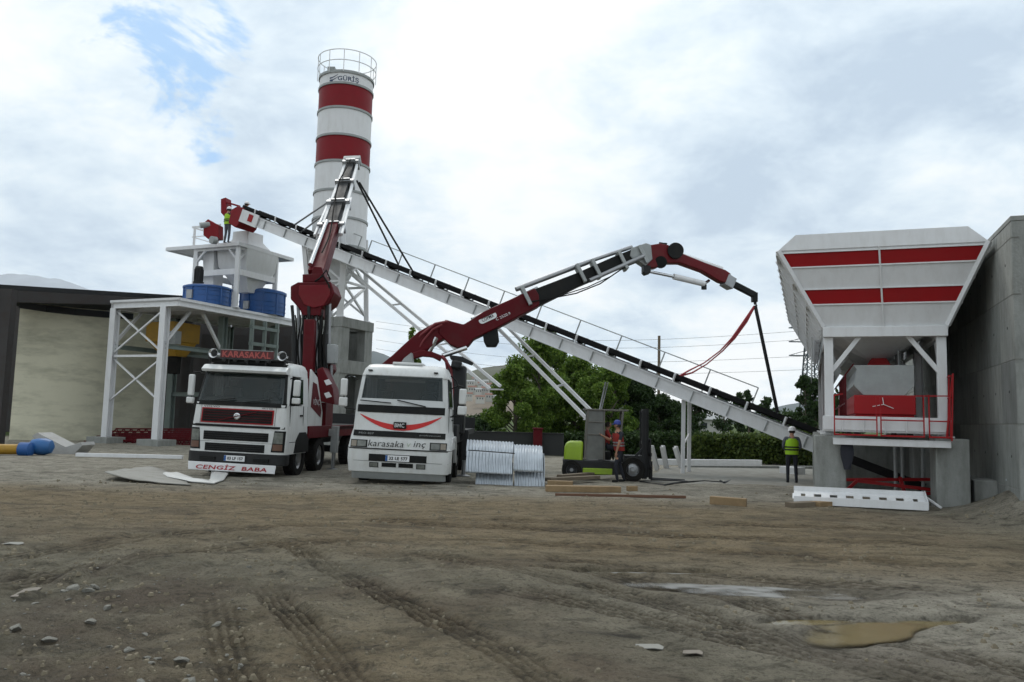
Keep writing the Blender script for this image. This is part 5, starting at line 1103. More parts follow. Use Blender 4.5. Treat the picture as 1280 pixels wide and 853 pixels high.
# ---------------------------------------------------------------- people
def person(name, loc, rz, lab, J, mats, H=1.75, vest=None, helmet=None, cap=None, group=None, hair=True):
    "J: joints in metres, facing -y.  mats: (upper body, arms below the sleeve, legs, shoes)"
    t = thing(name, loc, lab, 'person', rz=rz, group=group)
    E = []; P_ = []; Rd = []; Mi = []
    def v(p, r, m_=0): P_.append(V(p)); Rd.append(r); Mi.append(m_); return len(P_)-1
    pel = v(J['pelvis'], (.15, .12), 2); ch = v(J['chest'], (.165, .12), 0); wa = v((V(J['pelvis'])*.5+V(J['chest'])*.5), (.145, .11), 0); nk = v(J['neck'], .058, 1)
    hd0 = V(J['head']); nk0 = V(J['neck']); face_ = V(J.get('face', (0, -1, 0))).normalized()
    h1 = v(nk0.lerp(hd0, .45), .062, 1); h2 = v(hd0+V((0, 0, .0)), (.085, .098), 1); h3 = v(hd0+V((0, 0, .07)), (.075, .085), 1); h4 = v(hd0+V((0, 0, .115)), .04, 1)
    E += [(pel, wa), (wa, ch), (ch, nk), (nk, h1), (h1, h2), (h2, h3), (h3, h4)]
    for s in ('l', 'r'):
        sh, el, wr = (V(J[s+q]) for q in ('sh', 'el', 'wr')); a = v(sh, .07, 0); a2 = v(sh.lerp(el, .5), .055, 0); b = v(el, .043, 3); b2 = v(el.lerp(wr, .4), .042, 3); c = v(wr, .027, 1)
        hdn = (wr-el).normalized(); pm = v(wr+hdn*.07, (.040, .020), 1); E += [(ch, a), (a, a2), (a2, b), (b, b2), (b2, c), (c, pm)]
        side = hdn.cross(V((0, 1, 0))); side = (side if side.length > .2 else V((1, 0, 0))).normalized(); pn = side.cross(hdn).normalized()
        for k in range(4):
            o_ = side*(.028-.0187*k); ln = (.075, .085, .08, .062)[k]
            f0 = v(wr+hdn*.09+o_, .0095, 1); f1 = v(wr+hdn*(.09+ln*.55)+o_*1.1, .0085, 1); f2 = v(wr+hdn*(.09+ln*.95)+o_*1.1+pn*.022, .007, 1); E += [(pm, f0), (f0, f1), (f1, f2)]
        th0 = v(wr+hdn*.045+side*.04, .011, 1); th1 = v(wr+hdn*.09+side*.062+pn*.015, .009, 1); E += [(c, th0), (th0, th1)]
        hp, kn, an = (V(J[s+q]) for q in ('hp', 'kn', 'an')); a = v(hp, .095, 2); a2 = v(hp.lerp(kn, .5), .078, 2); b = v(kn, .06, 2); b2 = v(kn.lerp(an, .35), .06, 2); c = v(an, .045, 2)
        ft = V(J.get(s+'ft', an+V((0, -.17, -.05)))); hl_ = v(an+V((0, .03, -.045)), .042, 4); f1 = v(ft, (.05, .035), 4); E += [(pel, a), (a, a2), (a2, b), (b, b2), (b2, c), (c, hl_), (hl_, f1)]
    # nose and ears
    n_ = v(hd0+face_*.105+V((0, 0, -.005)), .014, 1); E.append((h2, n_))
    sidef = face_.cross(Z)
    for k in (-1, 1): e_ = v(hd0+sidef*.088*k, .016, 1); E.append((h2, e_))
    bm = bmesh.new(); sk = bm.verts.layers.skin.verify(); bv = [bm.verts.new(p) for p in P_]
    for q, r in zip(bv, Rd): q[sk].radius = (r, r) if isinstance(r, (int, float)) else r; q[sk].use_root = False
    bv[pel][sk].use_root = True
    for a, b in E: bm.edges.new((bv[a], bv[b]))
    me = bpy.data.meshes.new('b'); bm.to_mesh(me); bm.free(); o = bpy.data.objects.new('b', me); COL.objects.link(o)
    md = o.modifiers.new('s', 'SKIN'); md.use_smooth_shade = True; md.use_x_symmetry = False; s2 = o.modifiers.new('u', 'SUBSURF'); s2.levels = 1; s2.render_levels = 1
    bpy.context.view_layer.update(); m2 = bpy.data.meshes.new_from_object(o.evaluated_get(bpy.context.evaluated_depsgraph_get())); bpy.data.objects.remove(o)
    pts = np.array([tuple(p) for p in P_])
    for q in (mats[0], skin, mats[2], mats[1], mats[3]): m2.materials.append(q)
    seg_ = [(np.array(tuple(P_[a])), np.array(tuple(P_[b])), (Mi[a], Mi[b])) for a, b in E]
    for f_ in m2.polygons:
        c = np.array(tuple(f_.center)); best = (9, 0)
        for a, b, (ma, mb_) in seg_:
            d = b-a; tt = np.clip(np.dot(c-a, d)/np.dot(d, d), 0, 1); dd = np.linalg.norm(c-a-d*tt)
            if dd < best[0]: best = (dd, ma if tt < .5 else mb_)
        f_.material_index = best[1]
    m2.polygons.foreach_set('use_smooth', [True]*len(m2.polygons)); bo = bpy.data.objects.new('body', m2); COL.objects.link(bo); bo.parent = t
    pc, cc = V(J['pelvis']), V(J['chest'])
    def torso(k0, k1, grow, m_, nm):
        mb = MB(); rg = []
        for i in range(7):
            q = k0+(k1-k0)*i/6; c = pc.lerp(cc, q); fw = .19+.012*math.sin(q*3) if q < 1.05 else .19-.10*(q-1.05)/.25
            rg.append([(c.x+(fw+grow)*math.cos(a), c.y+(.135+grow)*math.sin(a), c.z) for a in [2*math.pi*j/18 for j in range(18)]])
        mb.loft(rg, cap=False); return mb.build(nm, m_, t)
    if vest:
        ve = torso(-.12, 1.22, .012, vest, 'vest')
        mb = MB()
        for q in (.28, .5):
            c = pc.lerp(cc, q); mb.loft([[(c.x+(.219)*math.cos(a), c.y+(.164)*math.sin(a), c.z+h) for a in [2*math.pi*j/18 for j in range(18)]] for h in (-.022, .022)], cap=False)
        mb.build('reflective_band', dark if vest is hiviz else steel, ve)
    if helmet or cap:
        mb = MB(); c = hd0+V((0, 0, .045)); r = .118 if helmet else .104
        mb.lathe([(r+(.02 if helmet else 0), -.01), (r, .0), (r*.98, .04), (r*.85, .085), (r*.5, .118), (0, .128)], c, n=20)
        br = [c+face_*(r*.7)+sidef*k*.075+V((0, 0, .005)) for k in (-1, 1)]; mb.prism([br[0], br[1], br[1]+face_*.09-sidef*.02+V((0, 0, -.015)), br[0]+face_*.09+sidef*.02+V((0, 0, -.015))], (0, 0, .008))
        mb.build('helmet' if helmet else 'cap', helmet or cap, t)
    if hair:
        mb = MB(); mb.lathe([(.0, .115), (.06, .1), (.088, .06), (.096, .02), (.09, -.03), (.06, -.05)], hd0-face_*.014, n=16); mb.build('hair', hairm, t)
    mb = MB()
    for k in (-1, 1): c = hd0+face_*.096+sidef*k*.032+V((0, 0, .02)); mb.lathe([(0, -.01), (.011, 0), (0, .006)], c, face_, n=8)
    mb.build('eyes', black, t); return t
def stand(**k):
    J = dict(pelvis=(0, 0, .95), chest=(0, 0, 1.32), neck=(0, .0, 1.50), head=(0, -.01, 1.63), lsh=(-.19, 0, 1.42), lel=(-.25, .02, 1.12), lwr=(-.24, -.08, .88), rsh=(.19, 0, 1.42), rel=(.25, .02, 1.12), rwr=(.24, -.08, .88),
             lhp=(-.1, 0, .9), lkn=(-.12, -.02, .5), lan=(-.13, .02, .09), rhp=(.1, 0, .9), rkn=(.12, -.02, .5), ran=(.13, .02, .09)); J.update(k); return J
q = P(990, 601, 25.0); person('person', (q.x, 25, gz(q.x, 25)), R(172), 'person in a yellow-green vest and white helmet standing by the foot of the conveyor', stand(lel=(-.27, .02, 1.14), lwr=(-.16, -.16, .98), rel=(.27, .02, 1.14), rwr=(.15, -.18, 1.0), head=(-.02, -.04, 1.61), face=(-.2, -1, -.2)),
       (greycl, greycl, navy, black), vest=hiviz, helmet=whitepl)
# forklift group is built round this point
fq = P(775, 598, 24.0); FX, FY, FZ = P(752, 598, 24).x, 24.3, gz(2.8, 24.2)
q = P(773, 598, 23.3); person('person', (q.x, 23.2, gz(q.x, 23.2)), R(-75), 'person in a red vest and blue cap standing beside the forklift', stand(lan=(-.1, .2, .09), lkn=(-.1, .06, .5), ran=(.12, -.1, .09), rkn=(.12, -.16, .5), rel=(.24, -.1, 1.14), rwr=(.18, -.16, .88), lel=(-.24, -.2, 1.2), lwr=(-.18, -.42, 1.3), head=(0, -.07, 1.62), chest=(0, -.05, 1.32), neck=(0, -.05, 1.5)),
       (navy, skin, navy, black), vest=redcl, cap=mat('blue_cap', (.03, .05, .25), .7))
fl = thing('forklift', (FX, FY, FZ), 'lime green forklift with a clouded plastic cab and dark mast facing right', 'forklift', rz=R(-4))
mb = MB(); mb.loft([[(x, y, z) for x, y in ((-1.12+i_, -.48+i_*.3), (-.55, -.5), (-.55, .5), (-1.12+i_, .48-i_*.3))] for z, i_ in ((.55, 0), (.95, .02), (1.08, .08), (1.13, .2))]); mb.build('engine_cover', lime, fl, bevel=.05)
mb = MB(); mb.prism([(-1.12, -.52, .22), (-.95, -.52, .12), (.8, -.52, .2), (.8, -.52, .55), (-1.15, -.52, .6)], (0, 1.04, 0)); mb.build('chassis', dark, fl, bevel=.03)
mb = MB(); mb.box(-.55, .32, -.545, -.5, .18, .36); mb.box(-.55, .32, .5, .545, .18, .36); mb.build('side_step', lime, fl, bevel=.02)
mb = MB()
for x0_, x1_, y in ((-.5, -.42, -.48), (-.5, -.42, .48), (.5, .62, -.48), (.5, .62, .48)): mb.beam((x0_, y, .6), (x1_-.0, y, 2.08), .06)
mb.beam((.08, -.48, .6), (.06, -.48, 2.08), .05); mb.beam((-.48, -.48, 1.35), (.08, -.48, 1.35), .04); mb.beam((-.48, -.48, 1.72), (.08, -.48, 1.72), .04)
mb.box(-.56, .78, -.52, .52, 2.06, 2.11)
mb.build('overhead_guard', mat('dull_tan_paint', (.12, .115, .10), .6, dirt=.4), fl, bevel=.01)
mb = MB(); mb.box(-.46, .05, -.475, -.465, .62, 1.33); mb.box(-.46, .05, -.475, -.465, 1.37, 1.70); mb.box(-.46, .05, -.475, -.465, 1.74, 2.05); mb.box(-.47, -.465, -.45, .45, .9, 2.05); mb.build('cab_window', film, fl)
mb = MB(); mb.box(-.12, .3, -.3, .2, .6, .85); mb.box(-.22, -.1, -.3, .2, .8, 1.35); mb.build('seat', black, fl, bevel=.04)
mb = MB(); mb.tube((.38, 0, .6), (.25, 0, 1.15), .03); 
mb.path([(.25+.17*math.cos(a)*.4, .17*math.sin(a), 1.16+.17*math.cos(a)*.5) for a in np.linspace(0, 2*math.pi, 17)], .014, 6); mb.build('steering_wheel', black, fl)
def fwheel(x, y, r, w_):
    sg = -1 if y < 0 else 1; c = V((x, y, r)); mb = MB(); mb.lathe([(r*.55, -w_/2), (r*.95, -w_/2), (r, -w_*.3), (r, w_*.3), (r*.95, w_/2), (r*.55, w_/2), (r*.55, -w_/2)], c, (0, sg, 0), n=28); wh = mb.build('wheel', rubber, fl)
    mb = MB(); mb.lathe([(r*.57, w_*.35), (r*.45, w_*.1), (r*.2, w_*.15), (r*.18, w_*.35), (0, w_*.35)], c, (0, sg, 0), n=24); mb.build('rim', steel, wh)
for y in (-.46, .46): fwheel(-.88, y, .29, .22); fwheel(.92, y, .36, .28)
mb = MB()
for y in (-.32, .32): mb.ibeam((1.28, y, .08), (1.26, y, 2.1), .1, .14, .03, up=(1, 0, 0)); mb.ibeam((1.36, y*.8, .12), (1.34, y*.8, 2.15), .08, .1, .02, up=(1, 0, 0))
for z in (.2, 1.1, 2.05): mb.box(1.22, 1.32, -.34, .34, z, z+.09)
mb.tube((1.26, .12, .2), (1.26, .12, 1.9), .04); mb.tube((1.26, -.12, .2), (1.26, -.12, 1.9), .04); mb.beam((.8, -.3, .5), (1.26, -.3, 1.0), .07); mb.box(.7, 1.25, -.4, .4, .25, .75)
mb.build('mast', dark, fl)
mb = MB(); mb.box(1.42, 1.48, -.5, .5, .35, .45); mb.box(1.42, 1.48, -.5, .5, .75, .85)
for y in (-.48, -.24, 0, .24, .48): mb.box(1.42, 1.46, y-.02, y+.02, .35, 1.25)
mb.box(1.42, 1.46, -.5, .5, 1.2, 1.26); mb.build('load_guard', dark, fl)
for y in (-.26, .26):
    mb = MB(); mb.prism([(1.47, y-.06, .04), (2.55, y-.05, .04), (2.55, y-.05, .06), (1.52, y-.06, .09), (1.52, y-.06, .6), (1.47, y-.06, .6)], (0, .12, 0)); mb.build('fork', dark, fl)
mb = MB()
for i in range(60): a = i*.9; mb.beam((1.30, -.05+.02*math.sin(a), .3+i*.028), (1.30, -.05-.02*math.sin(a), .32+i*.028), .014)
mb.build('lift_chain', steel, fl)
sit = stand(pelvis=(0, 0, .0), chest=(0, -.02, .36), neck=(0, -.02, .53), head=(0, -.05, .65), lsh=(-.19, 0, .45), lel=(-.24, -.16, .22), lwr=(-.13, -.36, .30), rsh=(.19, 0, .45), rel=(.24, -.16, .22), rwr=(.13, -.36, .30), lhp=(-.1, -.05, -.02), lkn=(-.12, -.42, .02), lan=(-.12, -.45, -.36), rhp=(.1, -.05, -.02), rkn=(.12, -.42, .02), ran=(.12, -.45, -.36))
q = fl.matrix_basis @ V((.16, -.1, .98)); person('person', q, R(86), 'person in red sleeves sitting at the wheel inside the forklift cab', sit, (redcl, skin, navy, black))
q = mp(-.66, 3.3, DZ+.04); person('person', q, R(150), 'person in a yellow vest and white helmet working beside the red conveyor head, top left', stand(rel=(.3, -.1, 1.2), rwr=(.22, -.32, 1.35), lel=(-.3, -.1, 1.2), lwr=(-.2, -.34, 1.32), head=(0, -.04, 1.62)), (navy, navy, greycl, black), vest=hiviz, helmet=whitepl)
q = P(301, 281, 37.6); J_ = stand(pelvis=(0, .1, .42), chest=(0, -.1, .72), neck=(0, -.16, .88), head=(0, -.22, 1.0), lsh=(-.19, -.12, .82), lel=(-.26, -.28, .58), lwr=(-.18, -.46, .42), rsh=(.19, -.12, .82), rel=(.26, -.28, .58), rwr=(.18, -.46, .42), lhp=(-.1, .08, .38), lkn=(-.15, -.25, .42), lan=(-.14, -.12, .08), rhp=(.1, .08, .38), rkn=(.15, -.25, .42), ran=(.14, -.12, .08))
person('person', V((q.x, q.y, q.z)), R(110), 'crouching person in dark clothes and white helmet on top of the red conveyor head', J_, (navy, navy, navy, black), helmet=whitepl)

# ---------------------------------------------------------------- galvanised arch sheets
g0 = P(625, 612, 20.6); GX, GY = g0.x, 20.8
def arch(name, x0, x1, zc, yc, r, a0, a1, lab, nb, tz=.03):
    t = MB(); n = 22; rows = []
    N = int((x1-x0)/.0105)
    for i in range(N+1):
        x = x0+(x1-x0)*i/N; rr = r+.013*math.cos(2*math.pi*(x-x0)/.084)
        rows.append([(x, yc-rr*math.sin(a), zc+rr*math.cos(a)*1.0) for a in np.linspace(a0, a1, n)]); rows[-1] = [(p[0], p[1]+tz*(p[0]-x0)*.3, p[2]-tz*(p[0]-x0)) for p in rows[-1]]
    v_ = [p for r_ in rows for p in r_]+[(p[0], p[1]+.012, p[2]-.012) for r_ in rows for p in r_]; k = len(rows)*n
    f_ = [(i*n+j, (i+1)*n+j, (i+1)*n+j+1, i*n+j+1) for i in range(len(rows)-1) for j in range(n-1)]
    f_ = f_+[tuple(q+k for q in r_) for r_ in f_]+[(i*n, (i+1)*n, (i+1)*n+k, i*n+k) for i in range(len(rows)-1)]+[(i*n+n-1, (i+1)*n+n-1, (i+1)*n+n-1+k, i*n+n-1+k) for i in range(len(rows)-1)]
    f_ += [(j, j+1, j+1+k, j+k) for j in range(n-1)]+[((len(rows)-1)*n+j, (len(rows)-1)*n+j+1, (len(rows)-1)*n+j+1+k, (len(rows)-1)*n+j+k) for j in range(n-1)]
    t.add(v_, f_); return tag(t.build(name, galv, None, world=True, smooth=80), lab, 'metal sheet', 'corrugated arch sheets')
gg = gz(GX, GY)
xs_ = lambda px: P(px, 590, 20.8).x
arch('corrugated_sheet', xs_(583), xs_(641), gg+.38, 20.95, .72, -.75, 1.08, 'top left corrugated galvanised sheet of the stack with curled edge', 0)
arch('corrugated_sheet', xs_(584), xs_(640), gg+.10, 20.90, .92, .6, 1.32, 'galvanised corrugated sheet just under the top left one', 0)
arch('corrugated_sheet', xs_(641.5), xs_(677), gg+.15, 20.92, .86, -.65, 1.30, 'right-hand corrugated galvanised sheet of the stack', 0)
arch('corrugated_sheet', xs_(596), xs_(641), gg-.12, 21.05, .84, .6, 1.55, 'lowest left corrugated galvanised sheet touching the ground', 0)
arch('corrugated_sheet', xs_(643), xs_(680), gg-.10, 21.1, .90, -.6, 1.55, 'rear right corrugated galvanised sheet peeking out of the stack', 0)
mb = MB(); mb.path([(xs_(586)+k*.09, 20.95-.76-.01, gg+.86-.004*k) for k in range(14)], .014, 5); tag(mb.build('seam_line', dark, None, world=True), 'thin dark line drawn for the seam on the top left corrugated sheet', 'wire')  # thin dark line added for the seam between sheet layers
# ---------------------------------------------------------------- timber and steel lying about
def lying(name, p0, p1, w_, h_, m_, lab, cat, grp=None, lift=0, d=None, bev=.006):
    a = GP(*p0, z=-.05) if len(p0) == 2 else P(*p0); b = GP(*p1, z=-.05) if len(p1) == 2 else P(*p1)
    a.z = gz(a.x, a.y)+h_/2+lift; b.z = gz(b.x, b.y)+h_/2+lift; mb = MB(); d_ = (b-a)
    n_ = 6
    mb.beam(a, b, w_, h_); o = mb.build(name, m_, None, world=True, bevel=bev); return tag(o, lab, cat, grp)
T = 'timber lying by the forklift'
lying('timber_plank', (700, 606), (778, 592), .2, .07, woodd, 'grey plank lying askew nearest the forklift wheels', 'plank', T, lift=.16)
lying('timber_plank', (684, 609), (746, 603), .22, .09, woodd, 'pale weathered plank resting on the brown beams', 'plank', T, lift=.10)
lying('timber_beam', (682, 617), (775, 619), .28, .14, wood, 'thick orange-brown timber beam behind the long thin pole', 'timber', T)
lying('timber_beam', (684, 611), (716, 612), .3, .12, wood, 'short brown timber block at the left end of the timber pile', 'timber', T, lift=.03)
lying('timber_block', (784, 617), (796, 617), .12, .12, wood, 'small brown timber offcut right of the thick beam', 'timber', T)
lying('thin_pole', (694, 624), (857, 626), .06, .06, mat('rusty_pole', (.12, .06, .035), .8), 'long thin rusty pole lying on the mud before the timber pile', 'pole')
lying('timber_block', (888, 634), (933, 637), .2, .16, wood, 'single yellowish timber block lying in front of the concrete slab', 'timber')
lying('timber_beam', (987, 638), (1020, 636), .24, .1, woodd, 'brown plank under the left end of the white slotted channel', 'plank')
lying('timber_beam', (1018, 637), (1086, 633), .26, .1, wood, 'light timber plank under the middle of the white slotted channel', 'plank')
# slotted white channel in front of the bin
sc_ = thing('slotted_channel', P(1070, 620, 17.0), 'white bent steel channel with a row of square slots lying before the bin', 'steel channel'); sc_.location.z = 0
a = P(992, 622, 17.3); b = P(1160, 633, 16.4); a.z = gz(a.x, a.y)+.05; b.z = gz(b.x, b.y)+.05
dd, sd_, uu = ax(b-a); sd_ = sd_ if sd_.y > 0 else -sd_; Lc = (b-a).length
tl = (sd_*.93+V((0, 0, .36))).normalized(); tn = V((0, 0, 1))-tl*tl.z; tn.normalize()   # plate leaning back
def lp_(x, q, n=0): return a+dd*x+tl*q+tn*n
mb = MB(); mb.ob((a+b)/2+V((0, -.012, .05)), dd*Lc/2, sd_*.012, V((0, 0, .085)))
mb.ob(lp_(Lc/2, .10), dd*Lc/2, tl*.07, tn*.008); mb.ob(lp_(Lc/2, .50), dd*Lc/2, tl*.07, tn*.008)
nh = 8; ph = Lc/nh
for k in range(nh+1): mb.ob(lp_(k*ph+(.06 if k == 0 else -.06 if k == nh else 0), .30), dd*(ph*.27), tl*.127, tn*.008)
mb.ob(lp_(Lc/2, .57)+V((0, .01, .05)), dd*Lc/2, sd_*.01, V((0, 0, .05)))
mb.prism([lp_(Lc, 0)+V((0, 0, -.02)), lp_(Lc, .02)+V((0, 0, .12)), lp_(Lc, .57)+V((0, 0, .12)), lp_(Lc, .57)], dd*.02); mb.beam(lp_(Lc, .6), lp_(Lc, .3)+dd*.28-V((0, 0, .1)), .04)
mb.build('channel_body', white, sc_, world=True, bevel=.004)
# white supports lying behind the trestle
for i, (p0, p1, d0, lab) in enumerate((((812, 574), (822, 556), 31, 'left white steel channel leaning up behind the conveyor trestle'), ((824, 574), (836, 556), 31, 'middle white steel channel leaning up behind the conveyor trestle'), ((843, 574), (852, 557), 31.5, 'right white steel channel leaning beside the conveyor trestle'))):
    a = P(*p0, d0); b = P(p1[0]-8, p1[1]+2, d0-.4); a.z = gz(a.x, a.y)+.05; mb = MB(); mb.ibeam(V((a.x+.3, a.y, a.z)), b, .16, .14, .02); tag(mb.build('steel_channel', white, None, world=True), lab, 'steel channel', 'white steel parts behind the conveyor')
lying('steel_girder', (818, 577), (950, 578), .3, .25, white, 'long white girder lying on the ground beyond the conveyor', 'girder', 'white steel parts behind the conveyor')
lying('kerb', (850, 583), (1040, 584), .25, .18, conc, 'pale concrete kerb running behind the slab toward the bin', 'kerb')
lying('steel_box', (981, 590), (1000, 592), .5, .35, white, 'white steel box on the ground just behind the standing person', 'box')
lying('steel_girder', (95, 574), (228, 577), .14, .12, white, 'long thin white girder lying before the red frames at the left', 'girder', lift=.03)
# cable on the slab
mb = MB(); pts = [GP(x, y, -.12) for x, y in ((800, 606), (830, 612), (850, 606), (880, 603), (905, 605), (914, 601), (905, 606), (900, 603))]
for p_ in pts: p_.z = gz(p_.x, p_.y)+.03
mb.path(pts, .025, 6); tag(mb.build('cable', dark, None, world=True), 'thin dark cable looped on the slab between forklift and conveyor foot', 'cable')
# concrete slab
mb = MB(); pts = [GP(x, y, -.12) for x, y in ((945, 628), (800, 604), (832, 585), (1050, 588), (1050, 628))]
mb.prism([V((p_.x, p_.y, -.30)) for p_ in pts], (0, 0, .215)); tag(mb.build('slab', mat('slab_concrete', (.22, .215, .19), .9, var=.2, scale=1.2, dirt=.5, bump=.3), None, bevel=.02), kind='structure')
# left group: tank ends, white panels, red frames, sheet, film
tk = thing('gas_cylinder', P(40, 577, 27.0), 'yellow and blue cylinder lying on the ground at the left edge', 'cylinder'); 
mb = MB(); a = P(-18, 577, 26.5); b = P(24, 578, 27); b.z = a.z = gz(b.x, 27)+.2; mb.tube(a, b, .17, n=24); mb.build('cylinder_body', yellow, tk, world=True)
mb = MB(); mb.tube(b, b+V((.34, .02, 0)), .235, n=24); mb.tube(b+V((.34, .02, 0)), b+V((.4, .02, 0)), .235, .15, n=24); mb.build('end_cap', blue, tk, world=True)
c = P(51, 575, 27.4); mb = MB(); mb.lathe([(0, -.42), (.14, -.4), (.24, -.3), (.28, -.1), (.28, .12), (.22, .3), (.08, .38), (0, .38)], V((c.x, c.y, gz(c.x, c.y)+.29)), (1, .15, 0), n=24); tag(mb.build('blue_drum', mat('blue_plastic', (.012, .105, .30), .45, dirt=.3), None, world=True), 'bulging blue plastic drum lying beside the yellow cylinder', 'drum')
mb = MB(); d0 = 28.5; mb.prism(outline([(40, 545), (47, 541), (82, 559), (101, 553), (103, 557), (84, 577), (62, 577)], d0), (0, .9, 0)); tag(mb.build('folded_panel', mat('grey_white_panel', (.36, .36, .35), .5, dirt=.3), None, world=True, bevel=.01), 'v-shaped white steel panel standing among the parts at the left', 'panel')
mb = MB(); mb.prism(outline([(-10, 560), (23, 557), (24, 568), (-10, 572)], 29), (0, 1.2, 0)); tag(mb.build('white_panel', white, None, world=True, bevel=.02), 'white steel panel lying flat at the left edge of the site', 'panel')
mb = MB(); mb.prism(outline([(20, 559), (42, 556), (52, 560), (54, 568), (24, 570)], 30), (0, 1.2, 0)); tag(mb.build('red_panel', dred, None, world=True, bevel=.02), 'dark red frame part behind the blue drum', 'frame')
rf = thing('frame_stack', P(160, 566, 31.5), 'pile of long dark red lattice frames lying under the mixer platform', 'frames')
for k in range(6):
    mb = MB(); y0_ = 36.0+.22*k; a = P(96+8*k, 559-3.2*k, y0_); b = P(250, 556-2.4*k, y0_-.8)
    for h in (0, .26): mb.beam(a+V((1.2*h, 0, h)), b+V((0, 0, h)), .07)
    for j in range(12): t_ = j/12; p_ = a.lerp(b, t_); mb.beam(p_+V((.1, 0, 0)), p_+V((.34, 0, .26)), .045); mb.beam(p_+V((.34, 0, .26)), p_+V((.5, 0, 0)), .035)
    mb.build('lattice_frame', dred, rf, world=True)
mb = MB(); N = 12; c0 = [GP(x, y) for x, y in ((130, 601), (238, 609), (222, 592), (176, 586))]
vs = []
for i in range(N+1):
    for j in range(N+1):
        u_, v_ = i/N, j/N; a = c0[0].lerp(c0[1], u_); b = c0[3].lerp(c0[2], u_); p_ = a.lerp(b, v_); z = gz(p_.x, p_.y)+.04+.16*(1-u_)**3*(1-v_)+.05*math.sin(u_*5)*v_; vs.append((p_.x, p_.y, z))
fs = [(i*(N+1)+j, (i+1)*(N+1)+j, (i+1)*(N+1)+j+1, i*(N+1)+j+1) for i in range(N) for j in range(N)]
mb.add(vs, fs); o = mb.build('steel_sheet', mat('grey_sheet', (.24, .235, .21), .6, dirt=.4), None, world=True); so_ = o.modifiers.new('t', 'SOLIDIFY'); so_.thickness = .02; tag(o, 'warped grey steel sheet lying on the mud before the left truck', 'sheet')
mb = MB(); pts = [(214, 592), (222, 596), (236, 599), (250, 601), (262, 603), (271, 600), (277, 590)]; pp = [GP(x, y, .05) for x, y in pts]
for i, p_ in enumerate(pp): p_.z = gz(p_.x, p_.y)+.04+(.08 if i == 6 else 0)
rg = []
for i, p_ in enumerate(pp):
    d_ = (pp[min(i+1, 6)]-pp[max(i-1, 0)]); d_.z = 0; d_.normalize(); n_ = V((-d_.y, d_.x, 0)); rg.append([p_+n_*(.2+.05*math.sin(i*2.3))*math.cos(a)+Z*(.04+.015*math.sin(3*a+i))*math.sin(a) for a in [2*math.pi*k/14 for k in range(14)]])
mb.loft(rg); tag(mb.build('plastic_film', sheetw, None, world=True), 'crumpled white plastic film lying before the left truck', 'plastic film')
# rubbish
c = GP(1278, 640, .1); mb = MB(); g_ = gz(c.x, c.y); mb.tube((c.x-.22, c.y, g_+.06), (c.x+.2, c.y+.05, g_+.06), .055); mb.tube((c.x-.3, c.y, g_+.06), (c.x-.22, c.y, g_+.06), .02, .05); bt = mb.build('bottle', mat('clear_plastic', (.5, .55, .6), .2), None, world=True); tag(bt, 'clear plastic bottle with a blue label on the sand at the right edge', 'bottle')
mb = MB(); mb.tube((-.0, 0, 0), (.01, 0, 0), .02)
c = GP(1268, 641, .1)
for i, (x, y, w_, lab) in enumerate(((812, 806, .10, 'larger pale flat scrap lying on the tyre tracks at the bottom centre'), (866, 815, .07, 'smaller pinkish flat scrap right of the pale one on the tyre tracks'), (33, 742, .2, 'pale splintered stick lying among stones at the left'), (268, 590, .2, 'small pale rag on the mud before the left truck'), (15, 683, .12, 'white crumpled scrap on the mud at the left edge'))):
    c = GP(x, y); mb = MB(); n_ = 9; an = rng.random()*3
    pts = [V((c.x+w_*(1+.25*rng.random())*math.cos(t_)*(1 if i != 2 else .3), c.y+w_*.7*math.sin(t_)*(1 if i != 2 else 1.6), gz(c.x, c.y)+.012+.008*math.sin(3*t_))) for t_ in [2*math.pi*k/n_ for k in range(n_)]]
    mb.prism(pts, (0, 0, .006)); tag(mb.build('scrap', mat('dirty_scrap', (.24, .235, .21), .85) if i in (3, 4, 0) else mat('pale_scrap', (.20, .175, .145), .85), None, world=True), lab, 'scrap')

# ---------------------------------------------------------------- stones
stone_m = mat('pale_stone', (.20, .195, .17), .9, var=.4, scale=7, bump=.5, bscale=14, dirt=.6)
def stone_mesh(seed):
    r_ = np.random.default_rng(seed); bm = bmesh.new(); bmesh.ops.create_icosphere(bm, subdivisions=3, radius=1)
    pl = [(V(r_.normal(size=3)).normalized(), .40+.35*r_.random()) for _ in range(13)]
    for v_ in bm.verts:
        for n_, d in pl:
            e_ = v_.co.dot(n_)-d
            if e_ > 0: v_.co -= n_*e_
    me = bpy.data.meshes.new('stone'); bm.to_mesh(me); bm.free(); me.materials.append(stone_m); me.polygons.foreach_set('use_smooth', [True]*len(me.polygons)); me.set_sharp_from_angle(angle=R(22)); return me
SM = [stone_mesh(i) for i in range(7)]
big_ = [(60, 795, .11, 'rounded grey stone, the biggest of the scattered stones at the lower left'), (133, 759, .10, 'bright angular stone right of the stone cluster at the left'), (229, 822, .13, 'long pale stone on the dark churned mud at the bottom left'), (270, 783, .07, 'upright rounded stone on the dark mud edge near the tyre tracks'), (238, 848, .12, 'pale stone cut by the bottom edge of the photo'), (20, 787, .14, 'flat pale stone near the left edge'), (160, 815, .10, 'flat whitish stone alone on the greenish mud'), (112, 781, .12, 'pale blocky stone below the stone cluster'),
        (94, 742, .15, 'broad stone in the middle of the stone cluster'), (108, 746, .13, 'lower stone of the stone cluster'), (120, 738, .10, 'right-hand stone of the stone cluster'), (80, 745, .08, 'left-hand stone of the stone cluster'), (40, 742, .07, 'long stick-shaped stone left of the cluster')]
